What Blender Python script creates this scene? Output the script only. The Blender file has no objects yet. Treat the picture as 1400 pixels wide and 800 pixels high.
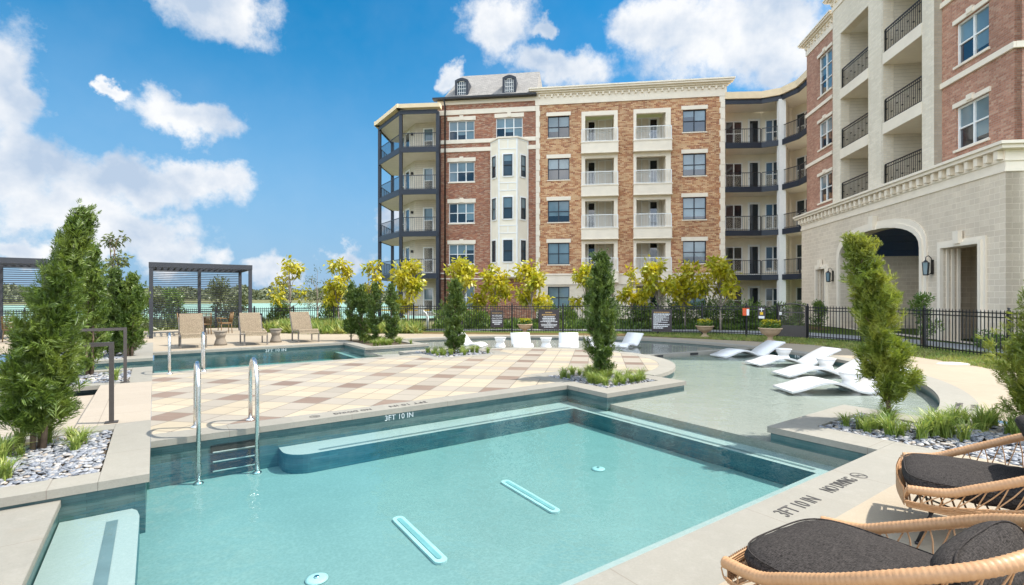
import bpy, math, random
import numpy as np
from mathutils import Vector, Matrix, geometry
R = math.radians
random.seed(7)
sc = bpy.context.scene
COL = sc.collection

# ------------------------------------------------------------------ camera
H, F, HY = 1.65, 690.0, 405.0
cam_d = bpy.data.cameras.new('camera'); cam = bpy.data.objects.new('camera', cam_d); COL.objects.link(cam)
cam.location = (0, 0, H); cam.rotation_euler = (R(90), 0, 0)
cam_d.sensor_width = 36; cam_d.lens = 36 * F / 1400; cam_d.shift_y = 5 / 1400
cam_d.clip_start = .05; cam_d.clip_end = 20000
sc.camera = cam

# ------------------------------------------------------------------ sun, sky, exposure
SUN_EL, SUN_AZ = 57.0, 84.0           # azimuth measured clockwise from +Y: the sun stands to the right
sd = bpy.data.lights.new('sun', 'SUN'); sun = bpy.data.objects.new('sun', sd); COL.objects.link(sun)
sd.energy = 2.5; sd.angle = R(.55); sd.color = (1, .95, .87)
sdir = Vector((math.sin(R(SUN_AZ)) * math.cos(R(SUN_EL)), math.cos(R(SUN_AZ)) * math.cos(R(SUN_EL)), math.sin(R(SUN_EL))))
sun.rotation_euler = sdir.to_track_quat('Z', 'Y').to_euler(); sun.location = (30, 0, 60)
vs = sc.view_settings; vs.view_transform = 'Standard'; vs.look = 'None'; vs.exposure = 1.66; vs.gamma = 1; vs.use_curve_mapping = False
SKY_STRENGTH = .15

def az_el(px, py):
    k = (px - 700) / F; t = (HY - py) / F
    return math.atan2(k, 1), math.atan2(t, math.hypot(k, 1))

def make_world():
    w = bpy.data.worlds.new('World'); sc.world = w; w.use_nodes = True
    nt = w.node_tree; N, L = nt.nodes, nt.links
    N.clear()
    out = N.new('ShaderNodeOutputWorld'); bg = N.new('ShaderNodeBackground'); L.new(bg.outputs[0], out.inputs[0])
    bg.inputs[1].default_value = SKY_STRENGTH
    sky = N.new('ShaderNodeTexSky'); sky.sky_type = 'NISHITA'; sky.sun_disc = False
    sky.sun_elevation = R(SUN_EL); sky.sun_rotation = R(SUN_AZ); sky.altitude = 150; sky.air_density = 1.0; sky.dust_density = .6; sky.ozone_density = 1.6
    hs = N.new('ShaderNodeHueSaturation'); hs.inputs['Saturation'].default_value = 1.5; hs.inputs['Value'].default_value = .37; hs.inputs['Hue'].default_value = .487
    L.new(sky.outputs[0], hs.inputs['Color'])
    tc = N.new('ShaderNodeTexCoord'); sep = N.new('ShaderNodeSeparateXYZ'); L.new(tc.outputs['Generated'], sep.inputs[0])
    def m(op, a, b=None, c=None, clamp=False):
        n = N.new('ShaderNodeMath'); n.operation = op; n.use_clamp = clamp
        for i, v in enumerate((a, b, c)):
            if v is None: continue
            if isinstance(v, (int, float)): n.inputs[i].default_value = v
            else: L.new(v, n.inputs[i])
        return n.outputs[0]
    az = m('ARCTAN2', sep.outputs[0], sep.outputs[1]); el = m('ARCSINE', sep.outputs[2])
    cx = N.new('ShaderNodeCombineXYZ'); L.new(az, cx.inputs[0]); L.new(el, cx.inputs[1])
    def noise(scale, det, rough, vec):
        n = N.new('ShaderNodeTexNoise'); n.inputs['Scale'].default_value = scale; n.inputs['Detail'].default_value = det
        n.inputs['Roughness'].default_value = rough; L.new(vec, n.inputs['Vector']); return n
    def vm(op, a, b):
        n = N.new('ShaderNodeVectorMath'); n.operation = op
        for i, v in enumerate((a, b)):
            if isinstance(v, tuple): n.inputs[i].default_value = v
            else: L.new(v, n.inputs[i])
        return n
    dirv = tc.outputs['Generated']
    n1 = noise(5, 3, .5, dirv); n2 = noise(17, 6, .6, dirv)
    w1 = vm('MULTIPLY', vm('SUBTRACT', n1.outputs['Color'], (.5, .5, .5)).outputs[0], (.16, .10, 0)).outputs[0]
    w2 = vm('MULTIPLY', vm('SUBTRACT', n2.outputs['Color'], (.5, .5, .5)).outputs[0], (.11, .09, 0)).outputs[0]
    P = vm('ADD', vm('ADD', cx.outputs[0], w1).outputs[0], w2).outputs[0]
    blobs = [(300, 10, 95, 48), (15, 120, 62, 85), (15, 215, 75, 70), (252, 160, 68, 34), (170, 240, 150, 38), (255, 243, 75, 26), (110, 285, 120, 42),
             (190, 315, 100, 42), (245, 345, 60, 26), (375, 366, 40, 24), (475, 343, 33, 19), (35, 335, 55, 24), (525, 298, 26, 20), (165, 132, 22, 12),
             (690, 42, 62, 55), (780, 98, 80, 32), (766, 38, 24, 20), (1000, 55, 150, 78), (915, 25, 75, 48), (606, 112, 22, 18), (1060, 92, 60, 30), (1080, 20, 60, 40)]
    acc = None
    for (bx, by, rx, ry) in blobs:
        a0, e0 = az_el(bx, by); a1, _ = az_el(bx + rx, by); _, e1 = az_el(bx, by - ry)
        d = vm('MULTIPLY', vm('SUBTRACT', P, (a0, e0, 0)).outputs[0], (1 / (a1 - a0), 1 / (e1 - e0), 0)).outputs[0]
        ln = N.new('ShaderNodeVectorMath'); ln.operation = 'LENGTH'; L.new(d, ln.inputs[0])
        v = m('SUBTRACT', 1.15, ln.outputs['Value'])
        acc = v if acc is None else m('SMOOTH_MAX', acc, v, .25)
    # clouds elsewhere in the sky, added out of view to fill the shaded facades
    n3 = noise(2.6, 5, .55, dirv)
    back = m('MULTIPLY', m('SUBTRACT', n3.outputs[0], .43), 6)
    fill_side = m('GREATER_THAN', .25, sep.outputs[1])
    back = m('SUBTRACT', m('MULTIPLY', m('ADD', back, 3), fill_side), 3)
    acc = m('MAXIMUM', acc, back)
    n4 = noise(26, 8, .66, dirv)
    dens = m('ADD', acc, m('MULTIPLY', m('SUBTRACT', n4.outputs[0], .5), .85))
    mr = N.new('ShaderNodeMapRange'); mr.interpolation_type = 'SMOOTHSTEP'; L.new(dens, mr.inputs[0]); mr.inputs[1].default_value = -.05; mr.inputs[2].default_value = .62
    # thin haze veil between the clouds
    veil = m('MULTIPLY', m('SUBTRACT', noise(3.5, 5, .6, dirv).outputs[0], .42, None, True), .22, None, True)
    mask = m('MAXIMUM', m('MULTIPLY', mr.outputs[0], .97), veil)
    n5 = noise(9, 5, .55, dirv)
    cr = N.new('ShaderNodeMapRange'); L.new(m('ADD', n5.outputs[0], m('MULTIPLY', acc, -.12)), cr.inputs[0]); cr.inputs[1].default_value = .28; cr.inputs[2].default_value = .56
    cm = N.new('ShaderNodeMix'); cm.data_type = 'RGBA'; L.new(cr.outputs[0], cm.inputs[0])
    cm.inputs[6].default_value = (1.1, 1.35, 1.7, 1); cm.inputs[7].default_value = (2.12, 2.14, 2.17, 1)
    # clear-sky colour: deepen the pale band low over the horizon
    lo = N.new('ShaderNodeMapRange'); lo.interpolation_type = 'SMOOTHSTEP'; L.new(sep.outputs[2], lo.inputs[0]); lo.inputs[1].default_value = .0; lo.inputs[2].default_value = .5; lo.inputs[3].default_value = 1; lo.inputs[4].default_value = 0
    tint = N.new('ShaderNodeMix'); tint.data_type = 'RGBA'; L.new(m('MULTIPLY', lo.outputs[0], .88), tint.inputs[0]); L.new(hs.outputs[0], tint.inputs[6]); tint.inputs[7].default_value = (.52, 1.0, 1.62, 1)
    mx = N.new('ShaderNodeMix'); mx.data_type = 'RGBA'; L.new(mask, mx.inputs[0]); L.new(tint.outputs[2], mx.inputs[6])
    bc = N.new('ShaderNodeVectorMath'); bc.operation = 'SCALE'; L.new(cm.outputs[2], bc.inputs[0]); L.new(m('ADD', 1, m('MULTIPLY', fill_side, 2.5)), bc.inputs[3]); L.new(bc.outputs[0], mx.inputs[7])  # unseen clouds made far brighter than the visible ones, as added fill light
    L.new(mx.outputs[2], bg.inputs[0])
    w.cycles.sampling_method = 'MANUAL'; w.cycles.sample_map_resolution = 512
make_world()
sc.cycles.max_bounces = 10; sc.cycles.transparent_max_bounces = 24; sc.cycles.diffuse_bounces = 4; sc.cycles.volume_bounces = 0
sc.cycles.use_denoising = True

# ------------------------------------------------------------------ helpers
def G(px, py, z=0.0):
    Y = F * (H - z) / (py - HY); return Vector(((px - 700) / F * Y, Y, z))
U = Vector((.8161, .5779, 0)); V = Vector((-.5779, .8161, 0)); O = Vector((-4.12, 5.75, 0))
UVANG = math.atan2(.5779, .8161)
def W(u, v, z=0.0): return Vector((O.x + u * U.x + v * V.x, O.y + u * U.y + v * V.y, z))

def tag(o, label=None, cat=None, group=None, kind=None):
    if label: o['label'] = label
    if cat: o['category'] = cat
    if group: o['group'] = group
    if kind: o['kind'] = kind
    return o
def empty(name, loc=(0, 0, 0), rz=0, label=None, cat=None, group=None):
    o = bpy.data.objects.new(name, None); o.empty_display_size = .2; COL.objects.link(o); o.location = loc; o.rotation_euler = (0, 0, rz)
    return tag(o, label, cat, group)
def copy_tree(o, parent=None):
    c = o.copy(); COL.objects.link(c); c.parent = parent
    for ch in list(o.children): copy_tree(ch, c)
    return c
def smooth(me, on=True):
    me.polygons.foreach_set('use_smooth', [on] * len(me.polygons)); me.update()
def link(name, me, mat, parent=None, bevel=0):
    o = bpy.data.objects.new(name, me); COL.objects.link(o)
    for m_ in (mat if isinstance(mat, (list, tuple)) else [mat]): me.materials.append(m_)
    if parent is not None: o.parent = parent
    if bevel:
        b = o.modifiers.new('bevel', 'BEVEL'); b.width = bevel; b.segments = 2; b.limit_method = 'ANGLE'; b.angle_limit = R(40)
    return o
def np_mesh(name, verts, faces, matidx=None):
    me = bpy.data.meshes.new(name); verts = np.asarray(verts, np.float32); faces = np.asarray(faces, np.int32)
    n, k = faces.shape
    me.vertices.add(len(verts)); me.vertices.foreach_set('co', verts.ravel())
    me.loops.add(n * k); me.loops.foreach_set('vertex_index', faces.ravel())
    me.polygons.add(n); me.polygons.foreach_set('loop_start', np.arange(n, dtype=np.int32) * k)
    me.update(calc_edges=True); me.validate(); return me

class MB:
    def __init__(s, xf=None): s.v = []; s.f = []; s.mi = []; s.xf = xf; s.m = 0; s.sm = []
    def V(s, p):
        p = Vector(p)
        if s.xf is not None: p = s.xf @ p
        s.v.append(tuple(p)); return len(s.v) - 1
    def face(s, idx, sm=False): s.f.append(tuple(idx)); s.mi.append(s.m); s.sm.append(sm)
    def quad(s, *pts, sm=False): s.face([s.V(p) for p in pts], sm)
    def box(s, x0, x1, y0, y1, z0, z1):
        i = [s.V(p) for p in ((x0,y0,z0),(x1,y0,z0),(x1,y1,z0),(x0,y1,z0),(x0,y0,z1),(x1,y0,z1),(x1,y1,z1),(x0,y1,z1))]
        for f in ((0,3,2,1),(4,5,6,7),(0,1,5,4),(1,2,6,5),(2,3,7,6),(3,0,4,7)): s.face([i[k] for k in f])
    def tube(s, pts, r, n=8, cap=True, closed=False):
        pts = [Vector(p) for p in pts]; rs = r if isinstance(r, (list, tuple)) else [r] * len(pts)
        T = []
        for i in range(len(pts)):
            a = pts[i - 1] if (i > 0 or closed) else pts[0]; b = pts[(i + 1) % len(pts)] if (i < len(pts) - 1 or closed) else pts[-1]
            t = (b - a); T.append(t.normalized() if t.length > 1e-9 else Vector((0, 0, 1)))
        nn = T[0].orthogonal().normalized(); rings = []
        for i, p in enumerate(pts):
            nn = (nn - T[i] * nn.dot(T[i]));  nn = nn.normalized() if nn.length > 1e-6 else T[i].orthogonal().normalized()
            bb = T[i].cross(nn)
            rings.append([s.V(p + (nn * math.cos(2 * math.pi * k / n) + bb * math.sin(2 * math.pi * k / n)) * rs[i]) for k in range(n)])
        m_ = len(pts) if closed else len(pts) - 1
        for i in range(m_):
            A, B = rings[i], rings[(i + 1) % len(pts)]
            for k in range(n): s.face((A[k], A[(k + 1) % n], B[(k + 1) % n], B[k]), True)
        if cap and not closed: s.face(rings[0][::-1]); s.face(rings[-1])
    def lathe(s, prof, c=(0, 0, 0), n=24, sm=True):
        rings = []
        for (r, z) in prof: rings.append([s.V((c[0] + r * math.cos(2 * math.pi * k / n), c[1] + r * math.sin(2 * math.pi * k / n), c[2] + z)) for k in range(n)])
        for i in range(len(prof) - 1):
            for k in range(n): s.face((rings[i][k], rings[i][(k + 1) % n], rings[i + 1][(k + 1) % n], rings[i + 1][k]), sm)
        s.face(rings[0][::-1]); s.face(rings[-1])
    def flat(s, outer, holes, fn, up=True):
        """fill a 2-D polygon with holes; fn maps (a,b) to a point"""
        pts, edges = [], []
        for loop in [outer] + list(holes):
            b = len(pts); pts += [Vector(p[:2]) for p in loop]; edges += [(b + i, b + (i + 1) % len(loop)) for i in range(len(loop))]
        vo, eo, fo, *_ = geometry.delaunay_2d_cdt(pts, edges, [], 0, 1e-5)
        ids = {}
        for f in fo:
            c = sum((vo[i] for i in f), Vector((0, 0))) / len(f)
            if not inside(c, outer) or any(inside(c, h) for h in holes): continue
            q = []
            for i in f:
                if i not in ids: ids[i] = s.V(fn(vo[i].x, vo[i].y))
                q.append(ids[i])
            s.face(q if up else q[::-1])
    def sides(s, loop, fa, fb, closed=True, sm=False):
        n = len(loop)
        for i in range(n if closed else n - 1):
            a, b = loop[i], loop[(i + 1) % n]; s.quad(fa(*a[:2]), fa(*b[:2]), fb(*b[:2]), fb(*a[:2]), sm=sm)
    def prism(s, outer, z0, z1, holes=(), bottom=False):
        s.flat(outer, holes, lambda a, b: (a, b, z1))
        if bottom: s.flat(outer, holes, lambda a, b: (a, b, z0), up=False)
        for lp in [outer] + list(holes): s.sides(lp, lambda a, b: (a, b, z0), lambda a, b: (a, b, z1))
    def wall(s, outer, holes, y0, y1):
        """wall in the x-z plane with front at y0 and the reveals of its holes running to y1"""
        s.flat(outer, holes, lambda a, b: (a, y0, b))
        for h in holes: s.sides(h, lambda a, b: (a, y0, b), lambda a, b: (a, y1, b))
        s.sides(outer, lambda a, b: (a, y0, b), lambda a, b: (a, y1, b))
    def cut(s): s.cuts = getattr(s, 'cuts', [0]) + [len(s.f)]
    def build_cut(s, name, mat, parent=None, bevel=0):
        c = getattr(s, 'cuts', [0]); c = c if c[-1] == len(s.f) else c + [len(s.f)]; out = []
        for a, b in zip(c, c[1:]):
            m_ = MB(); ids = {}
            for f, mi, sm in zip(s.f[a:b], s.mi[a:b], s.sm[a:b]):
                for i in f:
                    if i not in ids: ids[i] = len(m_.v); m_.v.append(s.v[i])
                m_.f.append(tuple(ids[i] for i in f)); m_.mi.append(mi); m_.sm.append(sm)
            if m_.f: out.append(m_.build(name, mat, parent, bevel))
        return out
    def build(s, name, mat, parent=None, bevel=0, allsm=False):
        me = bpy.data.meshes.new(name); me.from_pydata(s.v, [], s.f); me.update()
        me.polygons.foreach_set('material_index', s.mi)
        me.polygons.foreach_set('use_smooth', [True] * len(s.f) if allsm else s.sm)
        o = link(name, me, mat, parent, bevel); return o
def inside(p, poly):
    x, y = p[0], p[1]; c = False; n = len(poly)
    for i in range(n):
        x1, y1 = poly[i][:2]; x2, y2 = poly[(i + 1) % n][:2]
        if (y1 > y) != (y2 > y) and x < (x2 - x1) * (y - y1) / (y2 - y1) + x1: c = not c
    return c
def rect(a0, a1, b0, b1): return [(a0, b0), (a1, b0), (a1, b1), (a0, b1)]
def uvp(loop): return [tuple(W(a, b))[:2] for a, b in loop]
def arc(cu, cv, r, a0, a1, n):
    return [(cu + r * math.cos(R(a0 + (a1 - a0) * i / n)), cv + r * math.sin(R(a0 + (a1 - a0) * i / n))) for i in range(n + 1)]
def struct(o): o['kind'] = 'structure'; return o

# ------------------------------------------------------------------ materials
class NT:
    def __init__(s, name):
        s.mat = bpy.data.materials.new(name); s.mat.use_nodes = True; s.t = s.mat.node_tree; s.N = s.t.nodes; s.L = s.t.links
        s.bsdf = s.N['Principled BSDF']; s.out = s.N['Material Output']; s.tc = s.N.new('ShaderNodeTexCoord')
        s.obj = s.tc.outputs['Object']
    def set(s, k, v):
        if isinstance(v, bpy.types.NodeSocket): s.L.new(v, s.bsdf.inputs[k])
        else: s.bsdf.inputs[k].default_value = v
    def m(s, op, a, b=None, c=None, clamp=False):
        n = s.N.new('ShaderNodeMath'); n.operation = op; n.use_clamp = clamp
        for i, v in enumerate((a, b, c)):
            if v is None: continue
            if isinstance(v, (int, float)): n.inputs[i].default_value = v
            else: s.L.new(v, n.inputs[i])
        return n.outputs[0]
    def noise(s, scale, det=3, rough=.55, vec=None, dist=0, col=False):
        n = s.N.new('ShaderNodeTexNoise'); n.inputs['Scale'].default_value = scale; n.inputs['Detail'].default_value = det; n.inputs['Roughness'].default_value = rough
        n.inputs['Distortion'].default_value = dist; s.L.new(vec if vec is not None else s.obj, n.inputs['Vector']); return n.outputs[1 if col else 0]
    def rng(s, v, a, b, c=0, d=1, clamp=True):
        n = s.N.new('ShaderNodeMapRange'); n.clamp = clamp; s.L.new(v, n.inputs[0])
        for i, q in enumerate((a, b, c, d)): n.inputs[i + 1].default_value = q
        return n.outputs[0]
    def mix(s, f, a, b, mode='MIX'):
        n = s.N.new('ShaderNodeMix'); n.data_type = 'RGBA'; n.blend_type = mode
        for i, v in ((0, f), (6, a), (7, b)):
            if isinstance(v, (int, float)): n.inputs[i].default_value = v
            elif isinstance(v, tuple): n.inputs[i].default_value = v if len(v) == 4 else v + (1,)
            else: s.L.new(v, n.inputs[i])
        return n.outputs[2]
    def sep(s, v=None):
        n = s.N.new('ShaderNodeSeparateXYZ'); s.L.new(v if v is not None else s.obj, n.inputs[0]); return n.outputs
    def comb(s, x=0, y=0, z=0):
        n = s.N.new('ShaderNodeCombineXYZ')
        for i, v in enumerate((x, y, z)):
            if isinstance(v, (int, float)): n.inputs[i].default_value = v
            else: s.L.new(v, n.inputs[i])
        return n.outputs[0]
    def mapping(s, rot=0, scale=(1, 1, 1), loc=(0, 0, 0), vec=None):
        n = s.N.new('ShaderNodeMapping'); n.vector_type = 'POINT'; s.L.new(vec if vec is not None else s.obj, n.inputs[0])
        n.inputs['Rotation'].default_value = (0, 0, rot); n.inputs['Scale'].default_value = scale; n.inputs['Location'].default_value = loc; return n.outputs[0]
    def bump(s, h, strength=.3, dist=.01, normal=None):
        n = s.N.new('ShaderNodeBump'); n.inputs['Strength'].default_value = strength; n.inputs['Distance'].default_value = dist; s.L.new(h, n.inputs['Height'])
        if normal is not None: s.L.new(normal, n.inputs['Normal'])
        return n.outputs[0]
    def rand(s):
        n = s.N.new('ShaderNodeNewGeometry'); return n.outputs['Random Per Island']

def plain(name, col, rough=.5, metal=0, var=.12, scale=6, bump=.0, bscale=80, spec=.5, coat=0):
    t = NT(name); n = t.noise(scale, 5, .6)
    c = t.mix(t.rng(n, .3, .7), tuple(x * (1 - var) for x in col), tuple(min(1, x * (1 + var)) for x in col)); t.set('Base Color', c)
    t.set('Roughness', t.rng(t.noise(scale * 4, 3), .3, .7, max(.02, rough - .07), rough + .07)); t.set('Metallic', metal)
    t.bsdf.inputs['Specular IOR Level'].default_value = spec
    if bump: t.set('Normal', t.bump(t.noise(bscale, 4, .6), bump, .004))
    return t.mat
def concrete(name, ca, cb, joint=None, jrot=0, stain=(.29, .22, .15), rough=.75):
    t = NT(name); big = t.noise(.45, 6, .62); mid = t.noise(3.1, 6, .65); fine = t.noise(60, 4, .7)
    c = t.mix(t.rng(big, .35, .66), ca, cb); c = t.mix(t.m('MULTIPLY', t.rng(mid, .55, .8), .22), c, stain)
    c = t.mix(t.rng(fine, .35, .7, 0, .28), c, (.14, .125, .10)); c = t.mix(t.rng(t.noise(1.7, 8, .75, dist=.6), .56, .64, 0, .12), c, (.12, .105, .08)); c = t.mix(t.rng(t.noise(9, 5, .7), .5, .8, 0, .15), c, (.46, .43, .38))
    h = fine
    if joint:
        p = t.sep(t.mapping(rot=-jrot)); gs = None; cells = []
        for ax, sp in joint:
            q = t.m('DIVIDE', p[ax], sp); fr = t.m('ABSOLUTE', t.m('SUBTRACT', t.m('FRACT', q), .5)); g = t.m('LESS_THAN', fr, .004 / sp)
            gs = g if gs is None else t.m('MAXIMUM', gs, g); cells.append(t.m('FLOOR', t.m('ADD', q, 0)))
        wn = t.N.new('ShaderNodeTexWhiteNoise'); t.L.new(t.comb(*cells), wn.inputs['Vector']); c = t.mix(t.m('MULTIPLY', wn.outputs['Value'], .22), c, tuple(x * .55 for x in ca))
        c = t.mix(t.m('MULTIPLY', gs, .7), c, (.16, .13, .1)); h = t.m('SUBTRACT', h, gs)
    t.set('Base Color', c); t.set('Roughness', rough); t.set('Normal', t.bump(h, .35, .003)); return t.mat
def pavers():
    t = NT('patio_pavers'); ang = math.atan2(-.168, .986)
    p = t.N.new('ShaderNodeVectorMath'); p.operation = 'SUBTRACT'; t.L.new(t.obj, p.inputs[0]); p.inputs[1].default_value = (-5.80, 8.46, 0)
    q = t.sep(t.mapping(rot=-ang, scale=(1, 1, 1), vec=p.outputs[0]))
    T = 1.335 / 3
    a = t.m('ADD', t.m('DIVIDE', q[0], T), .5); b = t.m('ADD', t.m('DIVIDE', q[1], T), .5)
    ia, ib = t.m('FLOOR', a), t.m('FLOOR', b); fa, fb = t.m('FRACT', a), t.m('FRACT', b)
    ra = t.m('LESS_THAN', t.m('FLOORED_MODULO', ia, 3), .5); rb = t.m('LESS_THAN', t.m('FLOORED_MODULO', ib, 3), .5)
    strip = t.m('MAXIMUM', ra, rb); brown = t.m('MULTIPLY', ra, rb)
    wn = t.N.new('ShaderNodeTexWhiteNoise'); wn.noise_dimensions = '3D'; t.L.new(t.comb(ia, ib, 0), wn.inputs['Vector'])
    c = t.mix(wn.outputs['Value'], (.325, .272, .188), (.37, .312, .222))
    sc_ = t.mix(wn.outputs['Value'], (.245, .215, .17), (.30, .264, .21))
    c = t.mix(strip, c, sc_); c = t.mix(brown, c, t.mix(wn.outputs['Value'], (.14, .092, .065), (.185, .128, .092)))
    str_ = t.noise(1.0, 5, .6, vec=t.mapping(rot=-ang, scale=(2, 22, 1)))
    c = t.mix(t.rng(str_, .45, .75, 0, .28), c, (.26, .23, .19))
    c = t.mix(t.rng(t.noise(1.1, 6, .65), .45, .75, 0, .25), c, (.24, .195, .15))
    e = .02
    ga = t.m('LESS_THAN', t.m('ABSOLUTE', t.m('SUBTRACT', fa, .5)), .5 - e); gb = t.m('LESS_THAN', t.m('ABSOLUTE', t.m('SUBTRACT', fb, .5)), .5 - e)
    g = t.m('SUBTRACT', 1, t.m('MULTIPLY', ga, gb)); c = t.mix(t.m('MULTIPLY', g, .85), c, (.13, .105, .08))
    t.set('Base Color', c); t.set('Roughness', .7); t.set('Normal', t.bump(t.m('SUBTRACT', t.noise(70, 4), t.m('MULTIPLY', g, 1.5)), .3, .003)); return t.mat
def brick(name, c1, c2, mortar, bw=.2, bh=.067, msize=.009, var=(.1, .06, .04), rough=.85, bump=.5, mixn=None, stag=.5):
    t = NT(name); p = t.sep(); v = t.comb(t.m('ADD', p[0], p[1]), p[2], 0)
    b = t.N.new('ShaderNodeTexBrick'); t.L.new(v, b.inputs['Vector']); b.inputs['Scale'].default_value = 1; b.inputs['Brick Width'].default_value = bw; b.inputs['Row Height'].default_value = bh
    b.inputs['Mortar Size'].default_value = msize; b.inputs['Mortar Smooth'].default_value = .3; b.inputs['Bias'].default_value = 0; b.offset = stag
    b.inputs['Color1'].default_value = c1 + (1,); b.inputs['Color2'].default_value = c2 + (1,); b.inputs['Mortar'].default_value = mortar + (1,)
    c = b.outputs['Color']
    if mixn:
        # each brick of its own colour
        rowi = t.m('FLOOR', t.m('DIVIDE', p[2], bh)); off = t.m('MULTIPLY', t.m('FLOORED_MODULO', rowi, 2), .5)
        ci = t.m('FLOOR', t.m('ADD', t.m('DIVIDE', t.m('ADD', p[0], p[1]), bw), off))
        wn = t.N.new('ShaderNodeTexWhiteNoise'); t.L.new(t.comb(ci, rowi, 0), wn.inputs['Vector'])
        cr = t.N.new('ShaderNodeValToRGB'); cr.color_ramp.interpolation = 'CONSTANT'; t.L.new(t.m('ADD', t.m('MULTIPLY', wn.outputs['Value'], .75), t.m('MULTIPLY', t.noise(1.6, 3), .25)), cr.inputs[0])
        el = cr.color_ramp.elements; el[0].position = 0; el[0].color = mixn[0] + (1,); el[1].position = 1 / len(mixn) * .9 + .05; el[1].color = mixn[1] + (1,)
        for i, q in enumerate(mixn[2:], 2): e = el.new(.08 + .84 * i / len(mixn)); e.color = q + (1,)
        c = t.mix(b.outputs['Fac'], cr.outputs[0], mortar)
    c = t.mix(t.rng(t.noise(.5, 6, .65, vec=t.mapping(scale=(1, 1, .35))), .42, .72, 0, .35), c, tuple(x * .9 for x in var)); c = t.mix(t.rng(t.noise(45, 3), .4, .8, 0, .15), c, (.05, .04, .03))
    t.set('Base Color', c); t.set('Roughness', rough); t.set('Normal', t.bump(t.m('ADD', t.m('MULTIPLY', b.outputs['Fac'], -1), t.m('MULTIPLY', t.noise(60, 3), .4)), bump, .012)); return t.mat
def siding():
    t = NT('lap_siding'); p = t.sep(); fr = t.m('FRACT', t.m('DIVIDE', p[2], .16)); g = t.m('LESS_THAN', fr, .08)
    c = t.mix(t.rng(t.noise(2, 4), .3, .7), (.58, .52, .42), (.66, .60, .49)); t.set('Base Color', t.mix(t.m('MULTIPLY', g, .5), c, (.2, .19, .16))); t.set('Roughness', .7)
    t.set('Normal', t.bump(fr, .5, .02)); return t.mat
def slate(name, ca, cb, grout, rough=.35):
    t = NT(name); p = t.sep(t.mapping(rot=-UVANG)); v = t.comb(t.m('ADD', p[0], p[1]), p[2], 0)
    b = t.N.new('ShaderNodeTexBrick'); t.L.new(v, b.inputs['Vector']); b.inputs['Scale'].default_value = 1; b.inputs['Brick Width'].default_value = .34; b.inputs['Row Height'].default_value = .03
    b.inputs['Mortar Size'].default_value = .0015; b.inputs['Bias'].default_value = -.1; b.offset = .37
    b.inputs['Color1'].default_value = ca + (1,); b.inputs['Color2'].default_value = cb + (1,); b.inputs['Mortar'].default_value = grout + (1,)
    t.set('Base Color', t.mix(t.rng(t.noise(3, 5, .7), .4, .8, 0, .35), b.outputs['Color'], (.2, .22, .2))); t.set('Roughness', rough); t.set('Normal', t.bump(b.outputs['Fac'], -.3, .003)); return t.mat
def plaster(name, ca, cb):
    t = NT(name); v = t.N.new('ShaderNodeTexVoronoi'); v.inputs['Scale'].default_value = 42; v.feature = 'SMOOTH_F1'; v.inputs['Smoothness'].default_value = .6
    w = t.N.new('ShaderNodeVectorMath'); w.operation = 'ADD'; t.L.new(t.obj, w.inputs[0]); s_ = t.N.new('ShaderNodeVectorMath'); s_.operation = 'SCALE'; s_.inputs[3].default_value = .12
    t.L.new(t.noise(3.5, 4, col=True), s_.inputs[0]); t.L.new(s_.outputs[0], w.inputs[1]); t.L.new(w.outputs[0], v.inputs['Vector'])
    f = t.m('ADD', t.m('MULTIPLY', v.outputs['Distance'], .7), t.m('MULTIPLY', t.noise(1.1, 5), .8))
    c = t.mix(t.rng(f, .4, 1.0), ca, cb); c = t.mix(t.rng(t.noise(120, 2), .45, .7, 0, .3), c, tuple(x * .72 for x in ca)); t.set('Base Color', c); t.set('Roughness', .8)
    t.set('Normal', t.bump(t.noise(70, 3), .2, .003)); return t.mat
def water(name, dens, col, rip=.05):
    t = NT(name); N, L = t.N, t.L; N.remove(t.bsdf)
    h = t.m('ADD', t.m('MULTIPLY', t.noise(2.2, 3, .5, dist=.4), 1.0), t.m('MULTIPLY', t.noise(11, 2, .5), .22)); nrm = t.bump(h, rip, .12)
    fr = N.new('ShaderNodeFresnel'); fr.inputs[0].default_value = 1.33; L.new(nrm, fr.inputs[1])
    geo = N.new('ShaderNodeNewGeometry'); f = t.m('MULTIPLY', fr.outputs[0], t.m('SUBTRACT', 1, geo.outputs['Backfacing']))
    f = t.m('MULTIPLY', f, .7)
    tr = N.new('ShaderNodeBsdfTransparent'); gl = N.new('ShaderNodeBsdfGlossy'); gl.inputs['Roughness'].default_value = .02; L.new(nrm, gl.inputs['Normal'])
    mx = N.new('ShaderNodeMixShader'); L.new(f, mx.inputs[0]); L.new(tr.outputs[0], mx.inputs[1]); L.new(gl.outputs[0], mx.inputs[2]); L.new(mx.outputs[0], t.out.inputs[0])
    if dens: va = N.new('ShaderNodeVolumeAbsorption'); va.inputs[0].default_value = col + (1,); va.inputs[1].default_value = dens; L.new(va.outputs[0], t.out.inputs['Volume'])
    return t.mat
def glass(name, col, rough=.04, spec=.9):
    t = NT(name); c = t.mix(t.rng(t.noise(.5, 3), .35, .65), tuple(x * .75 for x in col), tuple(x * 1.2 for x in col)); t.set('Base Color', c); t.set('Roughness', rough)
    t.bsdf.inputs['Specular IOR Level'].default_value = spec; t.set('Coat Weight', .45); t.bsdf.inputs['Coat Roughness'].default_value = .02
    t.set('Normal', t.bump(t.noise(.9, 2), .06, .08)); return t.mat
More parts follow.
